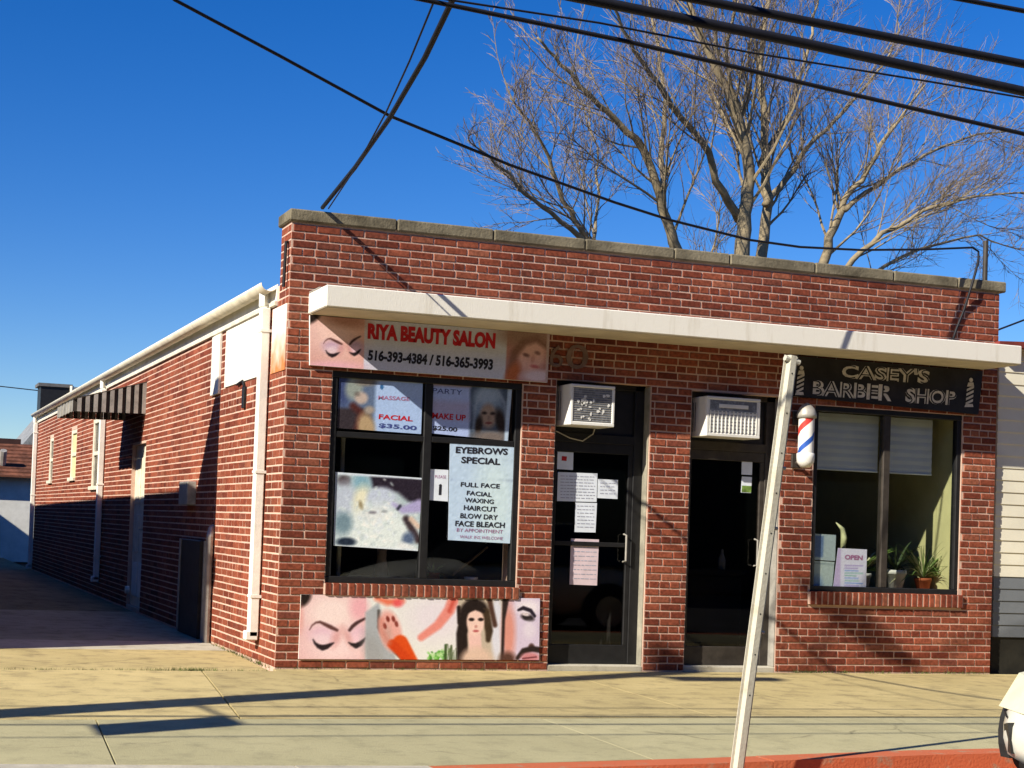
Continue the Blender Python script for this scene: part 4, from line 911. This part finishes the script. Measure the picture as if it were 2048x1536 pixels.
m2 = MB(); m2.tube([onY(905, 1150, .33), onY(975, 1094, .33)], .012, 8); tag(m2.build('wooden_stick', WOOD), 'stick leaning diagonally in lower right salon window', 'stick')
m2 = MB(); a = onY(684, 945, .38); b = onY(692, 870, .38); m2.tube([(a[0], .38, .735), (a[0], .38, b[2]+.02)], .02, 8); tag(m2.build('display_post', CREAM), 'pale upright post at left inside the salon window', 'post')
P = onY(1443, 1140, .8); t = thing('spray_bottle', (P[0], .8, .9), 'white spray bottle on a dark counter inside barber door', 'bottle'); MB().lathe((P[0], .8, .92), [(0, 0), (.035, 0), (.038, .1), (.014, .16), (.014, .2), (0, .2)]).build('body', PLASTIC, t, True)
t = thing('counter', (4.5, 1.0, .05), 'dark counter behind the barber door glass', 'counter'); m2 = MB(); m2.bbox(4.1, 5.0, .7, 1.15, .86, .92, .01); m2.build('counter_top', INT_DARK, t); MB().bbox(4.15, 4.95, .75, 1.1, .05, .86, .01).build('cabinet', INT_DARK, t)

# ================================================================== LEANING SIGN POST
A = onY(1475, 1532, -4.78); B = onY(1583, 712, -4.78)
d = (B-A)/np.linalg.norm(B-A); A = A+d*((-.11-A[2])/d[2])
post = thing('sign_post', A, 'leaning pale metal sign post with no sign at the kerb', 'post')
rx = np.cross(d, (0, 1, 0)); rx /= np.linalg.norm(rx); ry = np.cross(rx, d)
m2 = MB(); wd, dp, tk = .042, .026, .005
def pp(a, b, c): return A+rx*a+ry*b+d*c
Lp = np.linalg.norm(B-A)
prof = [(-wd, 0), (-wd*.62, 0), (-wd*.42, -dp), (wd*.42, -dp), (wd*.62, 0), (wd, 0), (wd, tk), (wd*.55, tk), (wd*.36, -dp+tk), (-wd*.36, -dp+tk), (-wd*.55, tk), (-wd, tk)]
k = len(prof); vs = [pp(a, b, c) for c in (0, Lp) for a, b in prof]
m2.add(vs, [(i, (i+1) % k, k+(i+1) % k, k+i) for i in range(k)]); m2.build('channel', POSTM, post)
for i in range(9):
    c = pp(0, -dp-.001, Lp-.10-i*.22); m2 = MB(); m2.add([c+rx*.005*math.cos(t)+d*.005*math.sin(t) for t in np.linspace(0, 6.283, 9)[:-1]], [tuple(range(8))]); m2.build('bolt_hole', BLACK, post)
m2 = MB(); m2.tube([pp(-wd*1.1, -dp*.4, Lp-.03), pp(wd*1.1, -dp*.4, Lp-.02)], .016, 8); m2.build('top_bolt', POSTM, post)
for c in (Lp*.36, Lp*.60, Lp*.74): MB().tube([pp(-wd*1.25, 0, c), pp(-wd*.8, 0, c)], .011, 6).build('side_bolt', POSTM, post)

# ================================================================== CABLES
def cable(name, pts, rad, label, cat='cable', group=None, ext=(0, 0)):
    pts = [np.array(p, float) for p in pts]
    if ext[0]: t = pts[0]-pts[1]; pts = [pts[0]+t/np.linalg.norm(t)*ext[0]]+pts
    if ext[1]: t = pts[-1]-pts[-2]; pts = pts+[pts[-1]+t/np.linalg.norm(t)*ext[1]]
    o = MB().tube(pts, rad, 6).build(name, RUBBER, None, True); return tag(o, label, cat, group)
G = 'overhead cables along the street'
YC = -5.2
def street(pxs, Y, rad, label):
    cable('street_cable', [onY(x, y, Y) for x, y in pxs], rad, label, 'cable', G, (14, 14))
street([(1180, 0), (1614, 88), (2048, 183)], -5.2, .0255, 'thickest overhead cable, second from the top at right')
street([(1400, 0), (1724, 64), (2048, 128)], -5.5, .021, 'thick overhead cable just above the thickest one')
street([(1930, 0), (2048, 22)], -5.9, .0115, 'short run of cable crossing the top right corner')
street([(850, 0), (1250, 82), (1640, 174), (2048, 268)], -4.8, .012, 'medium cable below the thick pair, crossing the tree')
street([(900, 0), (1200, 46), (1500, 105), (1870, 165), (2048, 196)], -5.0, .0055, 'thin wire between the medium cable and the thick pair')
PA, PBp = (7.0, .0), (-6.5, -4.3)
fp = [onV(x, y, PA, PBp) for x, y in ((350, 0), (560, 112), (780, 232), (1020, 330), (1230, 405), (1340, 440), (1500, 480), (1600, 494), (1720, 500), (1850, 499), (1945, 495), (1957, 503))]
cable('service_cable', [(-6.35, -4.25, 6.6)]+fp+[onY(1957, 520, -.06), onY(1950, 548, -.07), onY(1943, 572, -.075), onY(1928, 620, -.022), onY(1912, 660, -.02), onY(1903, 688, -.02)], [.011]*13+[.012]*6, 'sagging service cable to the right end of the parapet')
gp = [onV(x, y, (.28, .15), (-.3, -4)) for x, y in ((905, 0), (850, 115), (780, 235), (710, 335), (645, 415))]
cable('service_drop', [(-1.6, -12.5, 7.0)]+gp, .019, 'thick twin drop cable to the left end of the parapet')
gp = [onV(x, y, (.32, .15), (-.5, -4)) for x, y in ((865, 10), (820, 120), (772, 225), (715, 330), (657, 417))]
cable('service_drop', [(-2.1, -12.5, 7.2)]+gp, .006, 'thin drop wire left of the twin drop cable')
sb_ = thing('shadow_caster', (-2, -3.2, 5.9), 'unseen looped cable bundle added above the view to cast a diagonal wall shadow', 'cable')  # added out of view, shaped to throw the diagonal shadow on the facade
core = [(-6.5, -4.3, 7.2), (-4.6, -3.7, 6.75), (-2.65, -3.2, 6.28), (-2.2, -3.2, 6.0), (-1.75, -3.2, 5.74), (-1.35, -3.2, 5.5), (.5, -3.2, 6.2), (6, -3.2, 8.6), (20, -3.2, 10)]
MB().tube(core, .016, 6).build('caster_run', RUBBER, sb_)
for k in range(7):
    pts = []
    for i in range(15):
        t = i/14; p = np.array(core[2])*(1-t)+np.array(core[5])*t; a = 6.28*(k/7+t*1.3); rr = .12*math.sin(math.pi*t)**.6*R.uniform(.7, 1.2); pts.append(p+np.array([rr*math.cos(a)*.5, rr*math.sin(a), rr*math.cos(a)]))
    MB().tube(pts, .016, 5).build('caster_loop', RUBBER, sb_)
a, b = onY(1990, 662, 12), onY(2048, 640, 12); cable('far_cable', [a, b], .02, 'faint far cable right of the shop', ext=(2, 6))
a, b = onY(-5, 772, 40), onY(120, 786, 40); cable('far_cable', [a, b], .02, 'faint far cable left of the shop roof', ext=(6, 3))

# ================================================================== BACKGROUND BUILDINGS
# right-hand neighbour
nb = thing('clapboard_house', (10, 3, 0), 'cream clapboard house with lower boards coloured as if in shade beyond the shop', 'house')
x0, x1, yf = 7.34, 13.5, .05
MB().box(x0+.03, x1-.03, yf+.03, 8, -.1, 3.25).build('wall', SIDING, nb)
zf = .36; n = 24; ch = (3.22-zf)/n
for k in range(n):
    z0, z1 = zf+k*ch, zf+(k+1)*ch; m2 = MB()
    m2.add([(x0, yf+.005, z0), (x1, yf+.005, z0), (x1, yf+.014, z1), (x0, yf+.014, z1), (x0, yf+.03, z0), (x1, yf+.03, z0), (x1, yf+.03, z1), (x0, yf+.03, z1)], [(0, 1, 2, 3), (0, 4, 5, 1), (0, 3, 7, 4), (1, 5, 6, 2), (3, 2, 6, 7)])
    m2.build('clapboard', SIDING2 if z1 < .965 else SIDING, nb)  # shadow on the lower boards is put into their colour
MB().box(x0, x1, yf+.02, yf+.1, -.1, .358).build('foundation', FOUND, nb)
m2 = MB(); m2.hexa([(x0-.12, yf-.12, 3.2), (x1+.2, yf-.12, 3.5), (x1+.2, 8.2, 3.5), (x0-.12, 8.2, 3.2), (x0-.12, yf-.12, 3.26), (x1+.2, yf-.12, 3.56), (x1+.2, 8.2, 3.56), (x0-.12, 8.2, 3.26)]); m2.build('roof', REDROOF, nb)
# garage at the back left
yg = 26.0
gar = thing('white_garage', (-4, yg+2, 0), 'white garage with brown shingle roof behind the driveway', 'garage')
gx1 = .95
MB().box(-9, gx1, yg, yg+6, -.1, 2.12).build('wall', GARAGE, gar)
for k in range(9):
    z0, z1 = 2.10+k*.10, 2.10+(k+1)*.10; y0, y1 = yg-.35+k*.16, yg-.35+(k+1)*.16
    MB().hexa([(-9.2, y0, z0-.03), (gx1+.1, y0, z0-.03), (gx1+.1, y1, z1-.03), (-9.2, y1, z1-.03), (-9.2, y0, z0+.02), (gx1+.1, y0, z0+.02), (gx1+.1, y1+.02, z1-.01), (-9.2, y1+.02, z1-.01)]).build('shingle_course', TILE, gar)
MB().box(-9.2, .42, yg+1.08, yg+1.3, 2.94, 3.12).build('ridge_board', TILED, gar)
MB().tube([(-.12, yg+.1, 2.4), (-.12, yg-.1, 2.75)], .09, 8).build('roof_vent', GREYMET, gar)
gh = thing('grey_house', (3, 36, 0), 'grey roofed house with dark chimney block above the far end of the shop', 'house')
MB().prism([(.75, 34, 0), (8, 34, 0), (8, 34, 5.2), (2.6, 34, 5.2), (.75, 34, 2.8)], (0, 6, 0)).build('gable', GREYROOF, gh)
q = [onY(x, y, 33) for x, y in ((82, 772), (140, 772), (140, 830), (82, 830))]
m2 = MB(); m2.box(q[0][0], q[1][0], 33, 33.9, q[3][2]-.5, q[0][2]); m2.build('chimney', BLACK, gh); MB().box(q[0][0]-.08, q[1][0]+.08, 32.95, 33.95, q[0][2]-.0, q[0][2]+.10).build('chimney_cap', ROOF, gh)
MB().tube([(q[1][0]+.05, 32.9, q[3][2]-.5), (q[1][0]+.05, 32.9, q[0][2]+.05)], .06, 8).build('flue_pipe', CREAM, gh)
# building on the near left, its shadow falls over the driveway and the shop's side wall
nl = thing('stucco_store', (-6, 10, 0), 'dark stucco store with stepped parapet across the driveway', 'building')
XN = -3.3; sx = LDIR[0]; dY = -XN*LDIR[1]/LDIR[0]; dZ = -XN*(-LDIR[2])/LDIR[0]
prof = [(2.35-dY, -.1), (2.35-dY, 2.62+dZ), (2.50-dY, 2.60+dZ), (3.24-dY, 1.56+dZ), (3.3-dY, 1.53+dZ), (18.4-dY, 1.36+dZ), (25.4, .98+dZ), (25.4, -.1)]
MB().prism([(XN, y, z) for y, z in prof], (-7, 0, 0)).build('wall', mat('dark stucco', (.11, .10, .08), .9, .1, 3, .3, 50), nl)
MB().box(XN-7.05, XN-.05, 2.35-dY-.10, 2.35-dY-.002, 3.0, 3.2).build('ledge', CREAM, nl)

# row of shops across the street, seen only in the reflections of the windows
rowb = thing('brick_row', (2.5, -23, 0), 'plain brick row across the street mirrored in the shop glass', 'building')
MB().box(-60, 65, -28, -18, -.1, 10).build('wall', mat('dull row brick', (.10, .055, .04), .9, .2, 2), rowb)
for k in range(16):
    MB().box(-40+k*6.3, -36.2+k*6.3, -18.02, -17.98, .5, 2.7).build('window', CARGLASS, rowb); MB().box(-39.4+k*6.3, -38+k*6.3, -18.02, -17.98, 4.6, 6.3).build('window', CARGLASS, rowb)
MB().box(-60.2, 65.2, -28.2, -17.8, 10.002, 10.3).build('cornice', COPE, rowb)

# ================================================================== TREE
tx, ty = 20.1, 24.0
tree = thing('bare_tree', (tx, ty, 0), 'large leafless tree spreading behind the shop roof', 'tree')
def limb(px, off): return [onY(x, y, ty+o) for (x, y), o in zip(px, off)]
def jitter(pts, n, amp, rr):
    P = np.array(pts); t = np.linspace(0, len(P)-1, n); out = np.stack([np.interp(t, range(len(P)), P[:, k]) for k in range(3)], 1)
    out[1:-1] += rr.normal(0, amp, (n-2, 3)); return out
TR = np.random.RandomState(11)
limbs = []
def L_(px, y0, y1, r0, r1):
    off = np.linspace(y0, y1, len(px)); limbs.append((limb(px, off), r0*.78, r1*.8))
L_([(1490, 760), (1484, 500), (1492, 420), (1500, 340), (1480, 240), (1440, 150), (1395, 60), (1370, -60), (1350, -160)], 0, -1, .34, .05)
L_([(1505, 700), (1524, 500), (1536, 380), (1530, 250), (1520, 120), (1540, -20), (1550, -140)], .3, 2, .26, .05)
L_([(1470, 760), (1372, 540), (1345, 480), (1320, 400), (1290, 300), (1230, 240), (1170, 180), (1110, 115), (1075, 75)], 0, -2, .26, .035)
L_([(1325, 420), (1322, 300), (1332, 200), (1312, 80), (1290, -50)], -.6, 1, .13, .035)
L_([(1478, 440), (1440, 380), (1412, 290), (1365, 235), (1315, 170), (1262, 95), (1225, 10), (1200, -60)], 0, -3, .17, .03)
L_([(1470, 790), (1260, 580), (1170, 475), (1140, 425), (1100, 330), (1060, 250), (1020, 195)], 0, -2, .17, .025)
L_([(1190, 500), (1110, 430), (1050, 390), (985, 320), (935, 280)], -1, -3, .11, .02)
L_([(1185, 490), (1195, 400), (1195, 310), (1170, 230)], -1, 1, .07, .02)
L_([(1515, 790), (1640, 545), (1665, 460), (1690, 400), (1740, 330), (1790, 245), (1850, 170)], 0, -1, .24, .035)
L_([(1530, 800), (1695, 530), (1760, 470), (1850, 420), (1950, 390), (2050, 385)], 0, -3, .15, .025)
L_([(1530, 410), (1580, 350), (1625, 280), (1690, 220), (1760, 140), (1800, 60)], .5, 2, .14, .03)
L_([(1690, 420), (1760, 365), (1850, 310), (1940, 270), (2030, 260)], -.6, 1, .11, .025)
L_([(1520, 330), (1570, 240), (1610, 130), (1630, 20), (1640, -80)], 1, 3, .12, .03)
L_([(1480, 240), (1450, 120), (1470, 10), (1480, -90)], -.4, -2, .10, .03)
L_([(1600, 620), (1720, 560), (1830, 500), (1940, 470), (2040, 500)], 1, 3, .12, .02)
L_([(1440, 700), (1400, 600), (1430, 480), (1445, 400)], 1, 3, .10, .02)
base_z = MB(); base_z.tube([(tx, ty, -.3), (tx, ty, .6), (tx+.05, ty, 3), limbs[0][0][0]], [.75, .6, .5, .42], 12)
base_z.build('trunk', BARK, tree, True)
br1, crown = MB(), MB()
def grow(p, dr, ln, r, lvl, nseg, mbt, sides):
    if p[0]+.8*dr[0] < 10.5+max(0, p[2]+.7*dr[2]-10.9)*.84+TR.normal(0, .25): ln *= .35   # the crown's own rounded west side
    pts = [p]; dcur = dr/np.linalg.norm(dr); st = ln/nseg
    for i in range(nseg):
        dcur = dcur+TR.normal(0, .075 if lvl < 3 else .13, 3)+np.array([0, 0, .055]); dcur /= np.linalg.norm(dcur); pts.append(pts[-1]+dcur*st)
    rs = [r*(1-.7*i/nseg) for i in range(nseg+1)]
    mbt.tube(pts, rs, sides, False)
    return pts
def children(pts, r, lvl, ln, count, start=.25):
    pts = np.array(pts); n = len(pts)-1
    for c in range(count):
        s = start+(1-start)*((c+TR.uniform(0, 1))/count); f = s*n; i = min(int(f), n-1); p = pts[i]+(pts[i+1]-pts[i])*(f-i)
        t = pts[i+1]-pts[i]; t /= np.linalg.norm(t)
        a = TR.normal(0, 1, 3); a -= t*(a@t); a /= np.linalg.norm(a)
        ang = TR.uniform(.35, .85); dr = t*math.cos(ang)+a*math.sin(ang)+np.array([0, 0, .12]); yield p, dr, s
for pts, r0, r1 in limbs:
    P = jitter(pts, len(pts)*3, .03, TR); n = len(P)
    rs = [r0+(r1-r0)*(i/(n-1))**.8 for i in range(n)]
    MB().tube(P, rs, 8).build('limb', BARK, tree, True)
    LL = sum(np.linalg.norm(P[i+1]-P[i]) for i in range(n-1))
    for p, dr, s in children(P, r0, 1, LL, int(LL*1.7)+3, .22):
        l1 = (1.1+.24*LL)*TR.uniform(.55, 1.1)*(1.1-.45*s); rr = max(.016, (r0+(r1-r0)*s)*.28)
        b1 = grow(p, dr, l1, rr, 1, 6, br1, 5)
        for p2, d2, s2 in children(b1, rr, 2, l1, int(l1*3.1)+2, .2):
            l2 = l1*TR.uniform(.28, .52); r2 = max(.009, rr*.42)
            b2 = grow(p2, d2, l2, r2, 2, 4, crown, 3)
            for p3, d3, s3 in children(b2, r2, 3, l2, int(l2*4.1)+2, .2):
                l3 = TR.uniform(.25, .75); grow(p3, d3, l3, .0074, 3, 3, crown, 3)
tag(br1.build('branch', BARK, tree), kind='stuff'); tag(crown.build('twig', TWIG, tree), kind='stuff')

# ================================================================== STREET FURNITURE OUTSIDE THE LEFT EDGE (its shadows cross the pavement)
up = thing('utility_pole', (-6.5, -4.3, 0), 'timber utility pole with lamp head left of the view', 'pole')
MB().tube([(-6.5, -4.3, -.2), (-6.5, -4.3, 3.6), (-6.5, -4.3, 7.35)], [.20, .17, .14], 14).build('shaft', WOOD, up, True)
m2 = MB(); m2.tube([(-6.5, -4.3, 6.6), (-6.7, -4.75, 7.35), (-6.8, -5.0, 7.5)], .035, 8); m2.build('lamp_arm', GREYMET, up)
MB().hexa([(-7.2, -5.12, 7.42), (-6.2, -5.12, 7.48), (-6.2, -4.82, 7.48), (-7.2, -4.82, 7.42), (-7.1, -5.05, 7.6), (-6.3, -5.05, 7.62), (-6.3, -4.9, 7.62), (-7.1, -4.9, 7.6)]).build('lamp_head', GREYMET, up)
m2 = MB(); m2.tube([(-6.5, -4.3, 3.75), (-6.4, -5.35, 3.75)], .018, 8); m2.build('bracket', GREYMET, up)
MB().bbox(-6.43, -6.37, -5.36, -4.95, 3.1, 3.72, .02).build('hanging_plate', GREYMET, up)

# ================================================================== WHITE CAR (only its nose corner is in view)
car = thing('parked_car', (4.9, -5.85, -.10), 'white car whose rounded front corner enters at lower right', 'car')
yc, hw, z0 = -5.85, .86, -.10
def station(u):  # u along the length 0..1 -> (x, half width, hood/roof z)
    return u
xs = [2.80, 2.84, 2.95, 3.15, 3.5, 4.0, 4.35, 5.0, 5.7, 6.3, 6.8, 7.1, 7.18]
top = [.40, .46, .60, .74, .84, .90, .94, .96, .97, .97, .93, .80, .50]
bot = [.26, .20, .18, .17, .18, .18, .18, .18, .18, .18, .20, .26, .32]
wid = [.48, .60, .72, .80, .85, .86, .86, .86, .86, .85, .80, .70, .60]
m2 = MB(); ns = 14; rings = []
for x, tz, bz, wv in zip(xs, top, bot, wid):
    ring = []
    for k in range(ns):
        th = 2*math.pi*k/ns; cy, cz = math.cos(th), math.sin(th); e = .55
        ring.append((x, yc+wv*math.copysign(abs(cy)**e, cy), z0+(tz+bz)/2+(tz-bz)/2*math.copysign(abs(cz)**e, cz)))
    rings += ring
m2.add(rings, [(i*ns+k, i*ns+(k+1) % ns, (i+1)*ns+(k+1) % ns, (i+1)*ns+k) for i in range(len(xs)-1) for k in range(ns)]+[tuple(range(ns))[::-1], tuple((len(xs)-1)*ns+k for k in range(ns))])
m2.build('body', CARPAINT, car, True)
m2 = MB(); gx = [4.2, 4.9, 5.9, 6.7]; gz = [.92, 1.42, 1.42, .94]; rings = []
for x, z, wv in zip(gx, gz, (.74, .60, .60, .70)): rings += [(x, yc-wv, z0+z), (x, yc+wv, z0+z), (x, yc+.78, z0+.9), (x, yc-.78, z0+.9)]
m2.add(rings, [(i*4+k, i*4+(k+1) % 4, (i+1)*4+(k+1) % 4, (i+1)*4+k) for i in range(3) for k in range(4)]); m2.build('windows', CARGLASS, car)
MB().box(4.92, 5.88, yc-.59, yc+.59, z0+1.42, z0+1.445).build('roof', CARPAINT, car)
for x in (3.42, 6.25):
    for sgn in (-1, 1):
        wq = MB(); y = yc+sgn*.80; r = .31; n = 22
        pr = [(.0, .02), (.19, .0), (.20, .0), (r-.03, -.0), (r, .03), (r, .16), (.2, .19)]
        vs = [(x+rr*math.cos(2*math.pi*k/n), y+sgn*(.09-dy), z0+r+rr*math.sin(2*math.pi*k/n)) for rr, dy in pr for k in range(n)]
        wq.v = vs
        for i in range(len(pr)-1):
            for k in range(n): a, b = i*n+k, i*n+(k+1) % n; wq.f.append((a, b, b+n, a+n)); wq.m.append(1 if i < 2 else 0)
        wq.build('wheel', [TYRE, RIM], car, True)
        aw_ = MB(); aw_.prism([(x+.37*math.cos(t), yc+sgn*.80, z0+r+.37*math.sin(t)) for t in np.linspace(-.35, math.pi+.35, 20)], (0, sgn*.066, 0)); aw_.build('wheel_arch', TYRE, car)
for sgn in (-1, 1):
    MB().hexa([(2.84, yc+sgn*.45, z0+.47), (2.93, yc+sgn*.735, z0+.48), (3.2, yc+sgn*.76, z0+.52), (2.97, yc+sgn*.44, z0+.5), (2.95, yc+sgn*.45, z0+.62), (3.06, yc+sgn*.735, z0+.66), (3.3, yc+sgn*.76, z0+.70), (3.05, yc+sgn*.44, z0+.64)]).build('headlight', LENS, car)
    MB().hexa([(2.80, yc+sgn*.50, z0+.26), (2.87, yc+sgn*.62, z0+.26), (2.95, yc+sgn*.60, z0+.26), (2.9, yc+sgn*.50, z0+.26), (2.79, yc+sgn*.52, z0+.42), (2.86, yc+sgn*.62, z0+.40), (2.95, yc+sgn*.60, z0+.40), (2.9, yc+sgn*.52, z0+.42)]).build('fog_lamp', BLACK, car)
m2 = MB(); m2.tube([(2.86, yc+.60, z0+.44), (2.98, yc+.745, z0+.455), (3.2, yc+.832, z0+.47)], .006, 6); m2.build('bumper_gap', BLACK, car)
MB().bbox(2.775, 2.86, yc-.36, yc+.36, z0+.40, z0+.50, .01).build('grille', BLACK, car)
car.location.x -= .28
